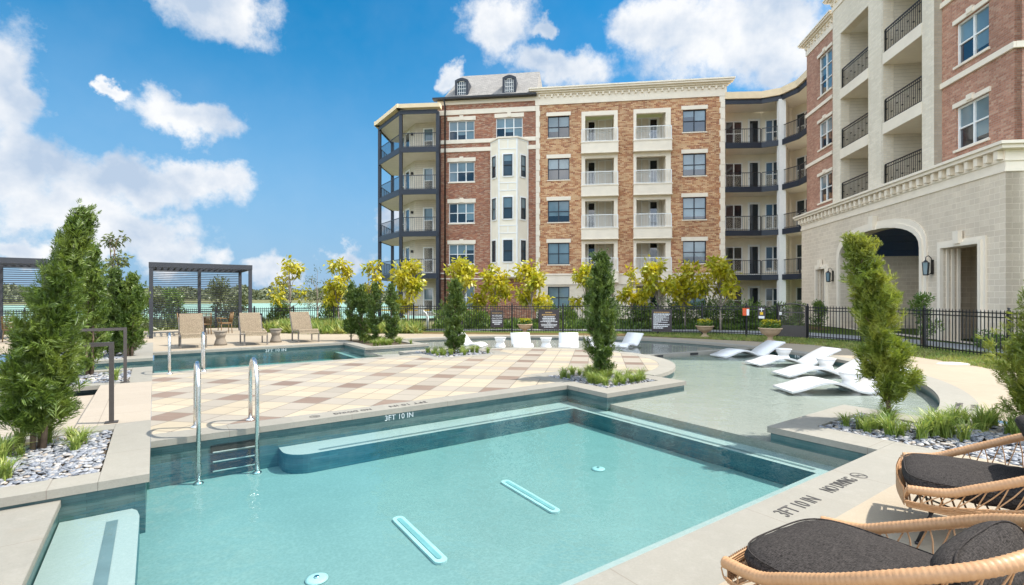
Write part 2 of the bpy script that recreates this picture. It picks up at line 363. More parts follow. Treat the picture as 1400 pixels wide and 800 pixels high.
def leafmat(name, ca, cb, cc=None, trans=.35, nscale=2.5):
    t = NT(name); N, L = t.N, t.L; N.remove(t.bsdf)
    c = t.mix(t.rand(), ca, cb)
    if cc: c = t.mix(t.rng(t.noise(nscale, 3), .45, .65), c, cc)
    d = N.new('ShaderNodeBsdfDiffuse'); tr = N.new('ShaderNodeBsdfTranslucent'); L.new(c, d.inputs[0]); L.new(t.mix(.5, c, (1, 1, .35), 'MULTIPLY'), tr.inputs[0])
    gl = N.new('ShaderNodeBsdfGlossy'); gl.inputs[0].default_value = (1, 1, 1, 1); gl.inputs['Roughness'].default_value = .45
    m1 = N.new('ShaderNodeMixShader'); m1.inputs[0].default_value = trans; L.new(d.outputs[0], m1.inputs[1]); L.new(tr.outputs[0], m1.inputs[2])
    m2 = N.new('ShaderNodeMixShader'); m2.inputs[0].default_value = .035; L.new(m1.outputs[0], m2.inputs[1]); L.new(gl.outputs[0], m2.inputs[2]); L.new(m2.outputs[0], t.out.inputs[0]); return t.mat
def shingles():
    t = NT('roof_shingles'); p = t.sep(); b = t.N.new('ShaderNodeTexBrick'); t.L.new(t.comb(p[0], t.m('MULTIPLY', p[2], 1.0), 0), b.inputs['Vector']); b.inputs['Scale'].default_value = 1
    b.inputs['Brick Width'].default_value = .3; b.inputs['Row Height'].default_value = .14; b.inputs['Mortar Size'].default_value = .01
    for k, v in (('Color1', (.25, .235, .215, 1)), ('Color2', (.17, .16, .15, 1)), ('Mortar', (.12, .11, .1, 1))): b.inputs[k].default_value = v
    t.set('Base Color', t.mix(t.rng(t.noise(14, 4), .35, .7, 0, .5), b.outputs[0], (.30, .28, .25))); t.set('Roughness', .9); t.set('Normal', t.bump(b.outputs['Fac'], -.4, .02)); return t.mat
def ground(name, ca, cb, cc, s1=1.5, s2=25, bump=.6):
    t = NT(name); c = t.mix(t.rng(t.noise(s1, 6, .65), .35, .65), ca, cb); c = t.mix(t.rng(t.noise(s2, 5, .7), .42, .66), c, cc); t.set('Base Color', c); t.set('Roughness', .95)
    t.set('Normal', t.bump(t.noise(s2 * 1.6, 5, .7), bump, .04)); t.bsdf.inputs['Specular IOR Level'].default_value = .1; return t.mat
def fabric(name, col, sc_=520, metalv=.0):
    t = NT(name); w1 = t.noise(1, 2, .5, vec=t.mapping(scale=(sc_, sc_ * .18, sc_ * .18))); w2 = t.noise(1, 2, .5, vec=t.mapping(scale=(sc_ * .18, sc_, sc_ * .3)))
    f = t.m('ADD', t.m('MULTIPLY', w1, .5), t.m('MULTIPLY', w2, .5)); c = t.mix(t.rng(f, .38, .62), tuple(x * .35 for x in col), tuple(min(1, x * 2.1) for x in col))
    c = t.mix(t.rng(t.noise(5, 4), .4, .7, 0, .2), c, tuple(x * 1.3 for x in col)); t.set('Base Color', c); t.set('Roughness', .9); t.bsdf.inputs['Specular IOR Level'].default_value = .15
    t.set('Normal', t.bump(t.m('ADD', f, t.m('MULTIPLY', t.noise(7, 3), 1.2)), .4, .006)); return t.mat
def steel():
    t = NT('brushed_steel'); t.set('Base Color', (.66, .66, .65, 1)); t.set('Metallic', 1.0); t.set('Roughness', t.rng(t.noise(12, 3), .3, .7, .2, .34)); return t.mat

M = {}
M['deck'] = concrete('tan_concrete', (0.36, 0.295, 0.208), (0.317, 0.256, 0.18), joint=[(0, 3.6), (1, 3.6)], jrot=UVANG)
M['deckside'] = concrete('lower_paving', (0.36, 0.305, 0.235), (0.327, 0.273, 0.213), joint=[(0, 1.2), (1, 1.2)], jrot=UVANG)
M['coping'] = concrete('coping_stone', (0.267, 0.249, 0.206), (0.231, 0.217, 0.18), joint=[(0, 1.5), (1, 1.5)], jrot=UVANG, stain=(0.257, 0.208, 0.15))
M['coping_ring'] = concrete('coping_stone_curved', (0.27, 0.254, 0.211), (0.238, 0.224, 0.186), stain=(0.27, 0.218, 0.158))
M['lowstone'] = concrete('lower_stone', (0.247, 0.232, 0.191), (0.21, 0.199, 0.169), joint=[(0, .9), (1, .9)], jrot=UVANG)
M['pavers'] = pavers()
M['tile'] = slate('waterline_tile', (.03, .085, .09), (.06, .125, .12), (.02, .045, .045))
M['poolfit'] = plain('pool_fitting_plastic', (.48, .52, .50), .5)
M['tile_shade'] = slate('shadow_toned_tile', (.012, .085, .11), (.03, .13, .155), (.01, .05, .065))  # teal bench-side tile, coloured dark to stand for the shadow under the benches
M['plaster'] = plaster('pool_plaster', (0.186, 0.218, 0.204), (0.251, 0.28, 0.26))
M['bench'] = plaster('bench_plaster', (0.278, 0.291, 0.27), (0.312, 0.32, 0.299))
M['shelf'] = plaster('shelf_plaster', (0.23, 0.214, 0.177), (0.271, 0.248, 0.212))
M['band'] = plain('step_edge_tile', (0.13, 0.163, 0.163), .4)
M['water'] = water('pool_water', .75, (.32, .82, .83), .13)
M['soil'] = ground('planting_soil', (0.07, 0.0525, 0.035), (0.112, 0.084, 0.056), (0.154, 0.126, 0.091), 4, 40)
M['peb1'] = plain('river_pebble', (.30, .31, .33), .6, var=.3, scale=3)
M['lawn'] = ground('lawn', (0.075, 0.112, 0.0225), (0.112, 0.15, 0.0338), (0.0525, 0.0825, 0.015), 2, 30)
M['mulch'] = ground('mulch', (0.128, 0.068, 0.036), (0.208, 0.136, 0.072), (0.08, 0.096, 0.028), 2.5, 22)
M['terrain'] = ground('terrain_soil', (0.084, 0.112, 0.035), (0.14, 0.14, 0.063), (0.168, 0.14, 0.091), .25, 3)
M['sidewalk'] = concrete('sidewalk', (0.315, 0.323, 0.338), (0.285, 0.292, 0.307), joint=[(0, 1.5)], jrot=-.13)
M['brickA'] = brick('red_brick', (0.264, 0.0908, 0.051), (0.334, 0.144, 0.0884), (0.317, 0.227, 0.17), mixn=[(0.229, 0.0643, 0.034), (0.352, 0.11, 0.051), (0.422, 0.151, 0.0748), (0.44, 0.205, 0.116), (0.493, 0.303, 0.197), (0.282, 0.106, 0.068)])
M['brickB'] = brick('tan_brick', (0.404, 0.216, 0.113), (0.449, 0.263, 0.141), (0.422, 0.312, 0.212), mixn=[(0.323, 0.104, 0.0423), (0.521, 0.223, 0.0917), (0.646, 0.359, 0.17), (0.718, 0.446, 0.24), (0.449, 0.183, 0.0776), (0.673, 0.399, 0.198)], bw=.25, bh=.085)
M['brickC'] = brick('rose_brick', (0.304, 0.136, 0.0883), (0.331, 0.16, 0.11), (0.368, 0.272, 0.213), mixn=[(0.386, 0.168, 0.103), (0.478, 0.224, 0.14), (0.534, 0.272, 0.177), (0.423, 0.192, 0.121), (0.552, 0.32, 0.213)], bh=.075)
M['lime'] = brick('limestone_blocks', (0.53, 0.469, 0.378), (0.594, 0.53, 0.436), (0.827, 0.724, 0.582), bw=.42, bh=.2, msize=.012, var=(0.445, 0.377, 0.291), mixn=[(0.668, 0.561, 0.427), (0.71, 0.602, 0.461), (0.742, 0.632, 0.485), (0.689, 0.581, 0.446)])
M['limel'] = brick('pale_stone_brick', (0.612, 0.564, 0.465), (0.673, 0.614, 0.513), (0.714, 0.663, 0.57), bw=.3, bh=.1, var=(0.51, 0.455, 0.361), mixn=[(0.734, 0.643, 0.494), (0.775, 0.683, 0.532), (0.816, 0.723, 0.57), (0.755, 0.663, 0.513)])
M['cream'] = plain('cream_trim', (0.8, 0.708, 0.572), .7, var=.05, scale=2, bump=.15)
M['creamw'] = plain('off_white_panel', (0.798, 0.727, 0.585), .6, var=.04, scale=2)
M['tan'] = plain('tan_fascia', (.78, .62, .40), .7, var=.05, scale=2)
M['soffit'] = plain('soffit_paint', (.72, .66, .56), .7, var=.05, scale=2)
M['siding'] = siding()
M['navy'] = plain('navy_metal', (.012, .018, .03), .45, var=.15)
M['black'] = plain('black_metal', (.008, .008, .009), .42, var=.2)
M['bronze'] = plain('bronze_metal', (.055, .047, .042), .45, var=.15)
M['charcoal'] = plain('charcoal_metal', (.028, .03, .036), .5, var=.12)
M['white'] = plain('white_trim', (.80, .80, .77), .5, var=.04)
M['whitep'] = plain('white_moulded_plastic', (0.665, 0.657, 0.636), .4, var=.02)
M['gl_dark'] = glass('dark_glass', (.006, .014, .024))
M['gl_light'] = glass('blind_glass', (.13, .20, .23), .08)
M['gl_mid'] = glass('screen_glass', (.025, .045, .06), .12, .6)
M['door'] = plain('door_dark', (.03, .025, .02), .5)
M['shingle'] = shingles()
M['steel'] = steel()
M['taupe'] = plain('taupe_metal', (.16, .14, .12), .45)
M['sling'] = fabric('beige_sling', (0.306, 0.245, 0.171), 300)
M['cushion'] = fabric('charcoal_cushion', (0.0273, 0.0235, 0.0213), 300)
M['rattan'] = None
M['wickerd'] = plain('brown_wicker', (.20, .115, .045), .6, bump=.4)
M['ink'] = plain('painted_letters', (.06, .055, .05), .8, var=.3, scale=40)
M['inkw'] = plain('white_letters', (.75, .76, .74), .6)
M['gold'] = plain('gold_letters', (.45, .28, .10), .6)
M['signp'] = plain('sign_panel', (.045, .035, .035), .5)
M['bark'] = plain('tree_bark', (0.154, 0.105, 0.07), .9, var=.4, scale=14, bump=.6, bscale=40)
M['barkg'] = plain('grey_bark', (0.252, 0.21, 0.168), .9, var=.3, scale=14, bump=.4, bscale=40)
M['cedar'] = leafmat('cedar_foliage', (0.0593, 0.11, 0.0154), (0.144, 0.213, 0.0316), (0.203, 0.261, 0.042), .35)
M['cedar2'] = leafmat('bright_cedar_foliage', (0.123, 0.183, 0.0214), (0.253, 0.302, 0.0367), (0.321, 0.337, 0.049), .4)
M['column'] = leafmat('dark_cedar_foliage', (0.0422, 0.0863, 0.0152), (0.11, 0.171, 0.028), (0.143, 0.196, 0.0349), .3)
M['yellow'] = leafmat('yellow_leaves', (0.406, 0.376, 0.0103), (0.581, 0.466, 0.0156), (0.304, 0.337, 0.013), .4, 1.6)
M['yellow2'] = leafmat('gold_leaves', (0.441, 0.389, 0.013), (0.544, 0.454, 0.0194), (0.311, 0.337, 0.0194), .4, 1.6)
M['shrub'] = leafmat('shrub_leaves', (0.053, 0.12, 0.0199), (0.132, 0.212, 0.0331), (0.186, 0.252, 0.0464), .3)
M['shrub2'] = leafmat('olive_shrub_leaves', (0.0936, 0.115, 0.036), (0.158, 0.18, 0.0576), (0.0648, 0.0864, 0.0288), .3)
M['grass'] = leafmat('grass_blades', (0.112, 0.205, 0.0281), (0.281, 0.356, 0.0749), (0.393, 0.374, 0.112), .35)
M['wood'] = leafmat('far_foliage', (0.105, 0.126, 0.0588), (0.158, 0.169, 0.0833), (0.0892, 0.109, 0.0539), .15, .05)
M['terra'] = plain('sandstone', (0.406, 0.294, 0.189), .8, var=.12, scale=8, bump=.3)
M['red'] = plain('orange_red_plastic', (.75, .11, .03), .5)
M['yel'] = plain('yellow_plastic', (.80, .50, .02), .5)
M['lake'] = None
t = NT('lake_water'); t.set('Base Color', (.20, .31, .25, 1)); t.set('Roughness', .6); t.bsdf.inputs['Specular IOR Level'].default_value = .2; t.set('Normal', t.bump(t.noise(.6, 4), .3, .3)); M['lake'] = t.mat
t = NT('wrapped_rattan'); c = t.mix(t.rng(t.noise(30, 4), .3, .7), (.31, .145, .055), (.45, .245, .11)); c = t.mix(t.rand(), c, (.46, .27, .14)); t.set('Base Color', c); t.set('Roughness', .5); M['rattan'] = t.mat
t = NT('starry_vault'); st = t.m('GREATER_THAN', t.noise(28, 1), .74); t.set('Base Color', t.mix(st, (.012, .045, .12), (.05, .16, .32))); t.set('Roughness', .45); M['vault'] = t.mat
# ================================================================== GROUND
DECK = [(-22, -4), (-25, 20), (-17.5, 23.2), (-15.2, 26.5), (-11.5, 25.5), (-8.6, 22.6), (-3.2, 22), (2, 21.4), (5.4, 20.7), (8.8, 18.4), (10.2, 17.1), (11.0, 14.2), (10.9, 10.6), (10.4, 7), (10, -4)]
def terr(x, y):
    q = -.5 * x + .866 * y - 24
    def ss(a, b, t_): t_ = max(0, min(1, (t_ - a) / (b - a))); return t_ * t_ * (3 - 2 * t_)
    z = -.05 - 3.6 * ss(2, 95, q) * ss(25, -8, x - .1 * y)
    if q > 300: z += 8.5 * ss(330, 430, q) + .9 * math.sin(x * .013) * ss(360, 450, q)
    return z
mb = MB(); N_ = 240; cx0, cy0 = 0, 10
offs = [-.4, .0, .5, 1.5, 3, 5, 8, 12, 17, 24, 34, 50, 70, 95, 130, 170, 230, 300, 340, 380, 430, 520, 700, 1200, 3000, 9000]
rings = []
def ray(th):
    dx, dy = math.sin(th), math.cos(th); best = 1e9
    for i in range(len(DECK)):
        (x1, y1), (x2, y2) = DECK[i], DECK[(i + 1) % len(DECK)]; ex, ey = x2 - x1, y2 - y1; den = dx * ey - dy * ex
        if abs(den) < 1e-9: continue
        t_ = ((x1 - cx0) * ey - (y1 - cy0) * ex) / den; s_ = ((x1 - cx0) * dy - (y1 - cy0) * dx) / den
        if t_ > 0 and -1e-6 <= s_ <= 1 + 1e-6: best = min(best, t_)
    return best
for o_ in offs:
    ring = []
    for k in range(N_):
        th = 2 * math.pi * k / N_; r_ = ray(th) + o_; x, y = cx0 + r_ * math.sin(th), cy0 + r_ * math.cos(th)
        ring.append(mb.V((x, y, terr(x, y) if o_ > -.1 else -.05)))
    rings.append(ring)
for a, b in zip(rings, rings[1:]):
    for k in range(N_): mb.face((a[k], a[(k + 1) % N_], b[(k + 1) % N_], b[k])[::-1], True)
struct(mb.build('ground', M['terrain']))
mb = MB(); mb.quad((-900, 40, -3.0), (400, 40, -3.0), (400, 900, -3.0), (-900, 900, -3.0)); struct(mb.build('lake', M['lake']))

# lawn and mulch sheets beyond the deck
FENCE = [(-30.5, 23.2, -.30), (-17.5, 26.5, -.28), (-8.9, 25.2, -.14), (-4.6, 23.6, -.03), (0, 23.0, -.03), (4.6, 22.6, -.02), (8.25, 21.9, -.01), (9.8, 21.1, 0), (11.25, 19.7, 0), (12.2, 17.6, 0), (12.75, 15.6, 0), (12.7, 12.9, 0), (12.3, 9.0, 0), (11.6, 4, 0)]
mb = MB(); lawn = [(-4.2, 23.7), (0, 23), (4.6, 22.6), (8.25, 21.9), (9.8, 21.1), (11.25, 19.7), (12.5, 17), (12.8, 13), (12.3, 7), (12.3, -6), (40, -6), (40, 60), (-4.4, 60)]
mb.flat(lawn, [], lambda a, b: (a, b, -.035)); struct(mb.build('lawn', M['lawn']))
mb = MB(); mul = [(-3.9, 22.0), (2, 21.2), (5.4, 20.5), (8.8, 18.25), (10.05, 17.0), (10.85, 14.2), (10.75, 10.6), (10.3, 6), (12.9, 6), (13.0, 13), (12.9, 15.6), (12.35, 17.7), (11.4, 19.9), (9.9, 21.3), (8.3, 22.1), (4.6, 22.8), (-4.2, 23.8)]
mb.flat(mul, [], lambda a, b: (a, b, -.031)); struct(mb.build('mulch_bed', M['mulch']))
mb = MB(); sw = [(-4.2, 24.6), (5, 24.1), (9.4, 23.3), (12.0, 21.0), (13.6, 18.2), (14.0, 12), (14.2, 0), (16.0, 0), (15.9, 13), (15.6, 19.5), (13.6, 23.6), (9.6, 25.4), (5, 25.6), (-4.2, 25.8)]
mb.flat(sw, [], lambda a, b: (a, b, -.027)); struct(mb.build('sidewalk', M['sidewalk']))
mb = MB(); mb.flat([(-4.2, 28.2), (4, 28), (12, 27.6), (15.9, 25), (17.2, 29.5), (17, 36), (-4.4, 37)], [], lambda a, b: (a, b, -.023)); struct(mb.build('planting_bed', M['mulch']))

# ================================================================== POOL DECK
CU, CV = 8.1, 3.1
ringo = arc(CU, CV, 8.3, -82.4, 92.4, 60); ringi = arc(CU, CV, 7.88, -89, 95, 64)
complex_ = uvp([(-6, -5.4), (6.9, -5.4), (6.9, -8), (9.2, -8)] + ringo + [(7.75, 12.1), (5.5, 12.1), (5.5, 11.3), (0, 11.3), (0, 15), (-.6, 15), (-.6, 13), (-3, 13), (-6, 13)])
mb = MB(); mb.flat(DECK, [complex_], lambda a, b: (a, b, 0)); mb.sides(DECK, lambda a, b: (a, b, 0), lambda a, b: (a, b, -.3)); struct(mb.build('concrete_deck', M['deck']))

g85 = math.degrees(math.acos(.35 / 2.95))
isl = [(0, .32), (6.3, .32), (6.3, 1.4), (8.45, 1.4), (8.45, CV - 2.93)] + arc(CU, CV, 2.95, -g85 + .2, g85 - .2, 40) + [(8.45, 4.8), (6.0, 4.8), (6.0, 5.88), (0, 5.88)]
mb = MB(); mb.flat(uvp(isl), [], lambda a, b: (a, b, 0)); struct(mb.build('paver_patio', M['pavers']))
mb = MB(); mb.flat(uvp([(-.78, 1.22), (-.003, 1.22), (-.003, 4.98), (-.78, 4.98)]), [], lambda a, b: (a, b, -.002)); mb.sides(uvp([(-.78, 4.98), (-.78, 1.22)]), lambda a, b: (a, b, -.002), lambda a, b: (a, b, -.2), closed=False)
mb.flat(uvp([(-6, 1.22), (-.78, 1.22), (-.78, 4.98), (-6, 4.98)]), [], lambda a, b: (a, b, -.17)); struct(mb.build('lower_landing', M['deckside']))

TH = .075
def slab(mb, a0, a1, b0, b1, hole=None, z=0, th=TH):
    mb.prism(uvp(rect(a0, a1, b0, b1)), z - th, z, [uvp(rect(*hole))] if hole else [], bottom=True)
mb = MB()
slab(mb, .003, 6.29, -.03, .317); slab(mb, .003, 5.99, 5.883, 6.23)
slab(mb, -.37, 0, -1.30, 1.217); slab(mb, -5, -.373, -1.30, -.97); slab(mb, -5, -.373, .90, 1.217)
slab(mb, -.37, 0, 4.983, 7.5); slab(mb, -3, -.373, 4.983, 5.3); slab(mb, -3, -.373, 7.17, 7.5)
slab(mb, -.6, 0, 9.5, 15); slab(mb, -3, -.603, 9.5, 9.85)
slab(mb, 6.293, 8.47, -1.03, 1.397, (6.66, 8.1, -.66, 1.04)); slab(mb, 5.993, 8.47, 4.803, 7.23, (6.3, 8.1, 5.15, 6.85))
slab(mb, 5.52, 5.9, 9.15, 12.1); slab(mb, 5.52, 7.75, 8.78, 9.147); slab(mb, 7.4, 7.75, 9.15, 11.9)
slab(mb, 0, 5.517, 10.97, 11.297)
slab(mb, -6, 6.897, -5.4, -4.92); slab(mb, 6.38, 6.9, -4.917, -3.72)
mb.prism(uvp([(6.903, -4.08), (8.2, -4.08), (8.2, -5.18), (8.6, -5.18), (8.6, -3.72), (6.903, -3.72)]), -TH, 0, bottom=True)
cop = struct(mb.build('pool_coping', M['coping'], bevel=.008))
mb = MB()
ann = arc(CU, CV, 3.33, -82.5, 82.5, 40) + arc(CU, CV, 2.953, 82.5, -82.5, 40); mb.prism(uvp(ann), -TH, .002, bottom=True)
ann = arc(CU, CV, 8.297, -86, 92, 70) + arc(CU, CV, 7.85, 92, -86, 70); mb.prism(uvp(ann), -TH, .002, bottom=True)
copr = struct(mb.build('curved_coping', M['coping_ring'], bevel=.008))
mb = MB()   # narrow step of lower stone to the left
slab(mb, -6, -.62, -4.9, -1.27, z=-.105, th=.06); struct(mb.build('lower_stone_deck', M['lowstone'], bevel=.006))

# pool shell
WZ = -.125; FZ = -.55; BZ = -.31; SZ = -.20
def ribbon(mb, loop, z0=FZ - .02, z1=-TH + .002, closed=False): mb.sides(uvp(loop), lambda a, b: (a, b, z0), lambda a, b: (a, b, z1), closed=closed)
mb = MB()
ribbon(mb, [(-6, -1.27), (-.03, -1.27), (-.03, 0.003), (6.32, .003), (6.32, -1.0), (8.44, -1.0), (8.44, CV - 3.3)] + arc(CU, CV, 3.3, -83, 83, 30) + [(8.44, 7.2), (6.02, 7.2), (6.02, 6.2), (-.03, 6.2), (-.03, 7.47), (-3, 7.47), (-3, 9.53), (.03, 9.53), (.03, 11), (5.55, 11), (5.55, 8.81), (7.78, 8.81), (7.78, 11.1)])
ribbon(mb, [(-6, -4.95), (6.41, -4.95), (6.41, -3.75), (8.55, -3.75), (8.55, -4.9)])
ribbon(mb, arc(CU, CV, 7.88, -88, 93, 70))
ribbon(mb, [(-.64, -1.27), (-.64, -4.9)], z1=-.17)
tile = struct(mb.build('pool_wall_tile', M['tile']))
mb = MB()   # deep floors
mb.flat(uvp(rect(-.7, 6.45, -5, 0.05)), [], lambda a, b: (a, b, FZ)); mb.flat(uvp(rect(-3.1, 6.0, 6.1, 11.05)), [], lambda a, b: (a, b, FZ))
struct(mb.build('pool_floor', M['plaster']))
# benches round the pool (rounded end) with a dark tile edge line
def bench(nm, poly, edge, z=BZ):
    mb = MB(); mb.flat(uvp(poly), [], lambda a, b: (a, b, z)); mb.m = 1; mb.sides(uvp(poly), lambda a, b: (a, b, FZ - .01), lambda a, b: (a, b, z)); b = struct(mb.build(nm, [M['bench'], M['tile_shade']], bevel=.02))
    for e in edge:
        mb = MB(); mb.flat(uvp(rect(*e)), [], lambda a, b_: (a, b_, z + .004)); mb.build('tile_stripe', M['band'], b)
bench('pool_bench', [(1.35, .01), (1.35, -.2)] + arc(1.65, -.2, .3, 180, 270, 8) + [(6.02, -.5), (6.02, -4.46), (.2, -4.46), (.2, -4.96), (6.415, -4.96), (6.415, -1), (6.325, -1), (6.325, .01)],
      [(1.75, 6.0, -.42, -.37), (6.1, 6.15, -4.4, -.5), (.4, 6.1, -4.6, -4.55)])
bench('entry_bench', [(-.63, -1.275), (-.63, -4.9), (-.07, -4.9), (-.07, -1.5), (-.09, -1.35), (-.13, -1.275)], [(-.30, -.22, -4.9, -1.5)], -.30)
bench('far_pool_bench', [(5.2, 6.1), (5.2, 10.99), (6.0, 10.99), (6.0, 6.1)], [])
# tanning shelf: ring floor on the right, plus the raised basin behind
DA0, DA1 = 27, 95
def ringfloor(a0, a1, z): return arc(CU, CV, 7.95, a0, a1, 50)
mb = MB(); sh = [(6.405, -1.0), (6.405, -3.75), (8.6, -3.75), (8.6, -4.83)] + arc(CU, CV, 7.95, -86, -8, 50) + [(CU + 3.3 * math.cos(R(-8)), CV + 3.3 * math.sin(R(-8)))] + arc(CU, CV, 3.25, -8, -84, 20) + [(8.44, -1.0)]
mb.flat(uvp(sh), [], lambda a, b: (a, b, SZ)); mb.sides(uvp([(6.405, -1.0), (6.405, -4.9)]), lambda a, b: (a, b, FZ), lambda a, b: (a, b, SZ), closed=False); struct(mb.build('tanning_shelf', M['shelf']))
WA = -12   # the weir wall leaves the island here and runs out to the ring
weir = [(CU + 3.2 * math.cos(R(-9)), CV + 3.2 * math.sin(R(-9))), (CU + 7.9 * math.cos(R(-9)), CV + 7.9 * math.sin(R(-9))), (CU + 7.9 * math.cos(R(-7)), CV + 7.9 * math.sin(R(-7))), (CU + 3.2 * math.cos(R(-5)), CV + 3.2 * math.sin(R(-5)))]
mb = MB(); mb.prism(uvp(weir), FZ, -.055); wr = struct(mb.build('weir_wall', M['coping_ring'], bevel=.006))
mb = MB(); ub = arc(CU, CV, 7.95, -8, 95, 60) + [(7.8, 8.7), (5.5, 8.7), (5.5, 7.4), (6.4, 7.25), (8.4, 7.25), (8.4, 6.3)] + arc(CU, CV, 3.28, 84, -8, 30)
mb.flat(uvp(ub), [], lambda a, b: (a, b, -.16)); mb.sides(uvp([(5.5, 8.8), (5.5, 7.2)]), lambda a, b: (a, b, FZ), lambda a, b: (a, b, -.10), closed=False); struct(mb.build('raised_basin', M['shelf']))
mb = MB(); mb.prism(uvp(ub), -.158, -.085, bottom=True); struct(mb.build('basin_water', water('basin_water', .4, (.5, .8, .8), .03)))
# water: one body below the copings
wp = [(-.66, -4.96), (6.42, -4.96), (6.42, -3.76), (8.56, -3.76), (8.56, -4.86)] + arc(CU, CV, 7.9, -86, -9.5, 50) + [(CU + 3.2 * math.cos(R(-9)), CV + 3.2 * math.sin(R(-9)))] + arc(CU, CV, 3.29, -10, -82, 20) + [(8.45, -1.01), (6.31, -1.01), (6.31, .02), (-.04, .02), (-.04, -1.28), (-.66, -1.28)]
mb = MB(); mb.prism(uvp(wp), FZ - .03, WZ, bottom=True); struct(mb.build('pool_water', M['water']))
mb = MB(); mb.prism(uvp([(-3, 7.48), (-.04, 7.48), (-.04, 6.19), (6.01, 6.19), (6.01, 7.19), (5.56, 7.3), (5.56, 11.01), (.02, 11.01), (.02, 9.54), (-3, 9.54)]), FZ - .03, WZ, bottom=True)
mb.build('far_pool_water', M['water']); struct(bpy.data.objects['far_pool_water'])
# planter soil
mb = MB()
for r_ in ((-5, -.373, -.97, .9), (-3, -.373, 5.3, 7.17), (-3, -.603, 9.85, 13), (6.66, 8.1, -.66, 1.04), (6.3, 8.1, 5.15, 6.85), (5.9, 7.4, 9.15, 12.1)): mb.flat(uvp(rect(*r_)), [], lambda a, b: (a, b, -.04))
bed = [(6.903, -8), (9.2, -8)] + arc(CU, CV, 8.297, -82.4, -86, 4) + [(8.2, -5.18), (8.2, -4.083), (6.903, -4.083)]
mb.flat(uvp(bed), [], lambda a, b: (a, b, -.04)); struct(mb.build('planter_soil', M['soil']))

# drains, lights and step slots
def pill(mb, cx, cy, L_, w, rz, z0, z1):
    c, s = math.cos(rz), math.sin(rz); lp = []
    for sx, a0 in ((1, -90), (-1, 90)):
        for i in range(9): a = R(a0 + 180 * i / 8); x, y = sx * L_ / 2 + w / 2 * math.cos(a), w / 2 * math.sin(a); lp.append((cx + c * x - s * y, cy + s * x + c * y))
    mb.prism(lp, z0, z1); return lp
zf = FZ
for (a, b, lab) in (((545, 712), (602, 768), 'long slotted white drain on the pool floor, nearer of the two'), ((692, 661), (758, 700), 'long slotted white drain on the pool floor, farther of the two')):
    p, q = G(a[0], a[1], zf), G(b[0], b[1], zf); c = (p + q) / 2; d = q - p; rz = math.atan2(d.y, d.x)
    r_ = empty('floor_drain', (c.x, c.y, zf), rz, lab, 'drain', 'slotted drains on the pool floor')
    mb = MB(); pill(mb, 0, 0, d.length, .115, 0, .001, .022); mb.build('frame', M['poolfit'], r_, bevel=.006)
    mb = MB(); pill(mb, 0, 0, d.length - .05, .045, 0, .0225, .028); mb.build('grate', plain('drain_grate', (.22, .32, .32), .5), r_)
for (x, y, lab) in ((433, 793, 'round white plate set in the pool floor near the bottom edge'), (818, 642, 'small round white plate in the pool floor by the right shadow')):
    p = G(x, y, zf); r_ = empty('floor_plate', (p.x, p.y, zf), 0, lab, 'drain cover')
    mb = MB(); mb.lathe([(.085, .001), (.085, .012), (.06, .02), (.02, .021)], n=20); mb.build('cover', M['poolfit'], r_); mb = MB(); mb.lathe([(.02, .022), (.02, .03), (.01, .031)], n=12); mb.build('screw', M['steel'], r_)
for k in range(3):
    z = -.20 - .115 * k; mb = MB(XF := Matrix.Translation(W(.85, .001, z)) @ Matrix.Rotation(UVANG, 4, 'Z'))
    mb.box(-.26, .26, -.012, .0, -.045, .045); s_ = mb.build('step_slot', M['black'], tile); mb = MB(XF); mb.box(-.24, .24, -.03, -.0125, -.047, -.03); mb.build('step_lip', M['bench'], tile, bevel=.006)
# skimmer slots in the weir wall
for k, d_ in enumerate((4.0, 5.4, 6.9)):
    a_ = R(-9); p = W(CU + d_ * math.cos(a_), CV + d_ * math.sin(a_), -.10); mb = MB(Matrix.Translation(p) @ Matrix.Rotation(UVANG + a_, 4, 'Z')); mb.box(-.16, .16, -.012, -.002, -.03, .03); mb.build('spout', M['black'], wr)

# depth markings
def text(name, s, size, mat, parent, mtx, sx=1.0, align='CENTER'):
    cu = bpy.data.curves.new(name, 'FONT'); cu.body = s; cu.size = size; cu.align_x = align; cu.align_y = 'CENTER'; cu.extrude = .0015; cu.resolution_u = 3
    tmp = bpy.data.objects.new(name, cu); COL.objects.link(tmp); dg = bpy.context.evaluated_depsgraph_get(); me = bpy.data.meshes.new_from_object(tmp.evaluated_get(dg)); bpy.data.objects.remove(tmp)
    me.materials.clear(); me.transform(mtx @ Matrix.Diagonal((sx, 1, 1, 1))); return link(name, me, mat, parent)
def onuv(u, v, z, rot): return Matrix.Translation(W(u, v, z)) @ Matrix.Rotation(UVANG + rot, 4, 'Z')
def nodive(parent, mtx, r=.06):
    mb = MB(mtx)
    for i in range(24):
        a, b = 2 * math.pi * i / 24, 2 * math.pi * (i + 1) / 24; mb.quad(*[(q * math.cos(w_), q * math.sin(w_), .001) for q, w_ in ((r, a), (r, b), (r * .84, b), (r * .84, a))][::-1])
    mb.quad((-r * .7, r * .6, .0012), (-r * .6, r * .7, .0012), (r * .7, -r * .6, .0012), (r * .6, -r * .7, .0012)); mb.box(-r * .45, r * .3, -.008, .012, .0008, .0014); mb.build('no_diving_symbol', M['ink'], parent)
text('depth_marking', '3FT 10 IN', .17, M['ink'], cop, onuv(4.17, -5.14, .003, 0), .8)
text('no_diving_marking', 'NO DIVING', .16, M['ink'], cop, onuv(4.93, -5.13, .003, 0), .62); nodive(cop, onuv(5.32, -5.13, .002, 0), .07)
text('depth_marking', '3FT 10 IN', .15, M['ink'], cop, onuv(3.20, .13, .003, math.pi), 1.0)
text('no_diving_marking', 'NO DIVING', .13, M['ink'], cop, onuv(2.35, .13, .003, math.pi), .8); nodive(cop, onuv(1.83, .13, .002, math.pi), .07)
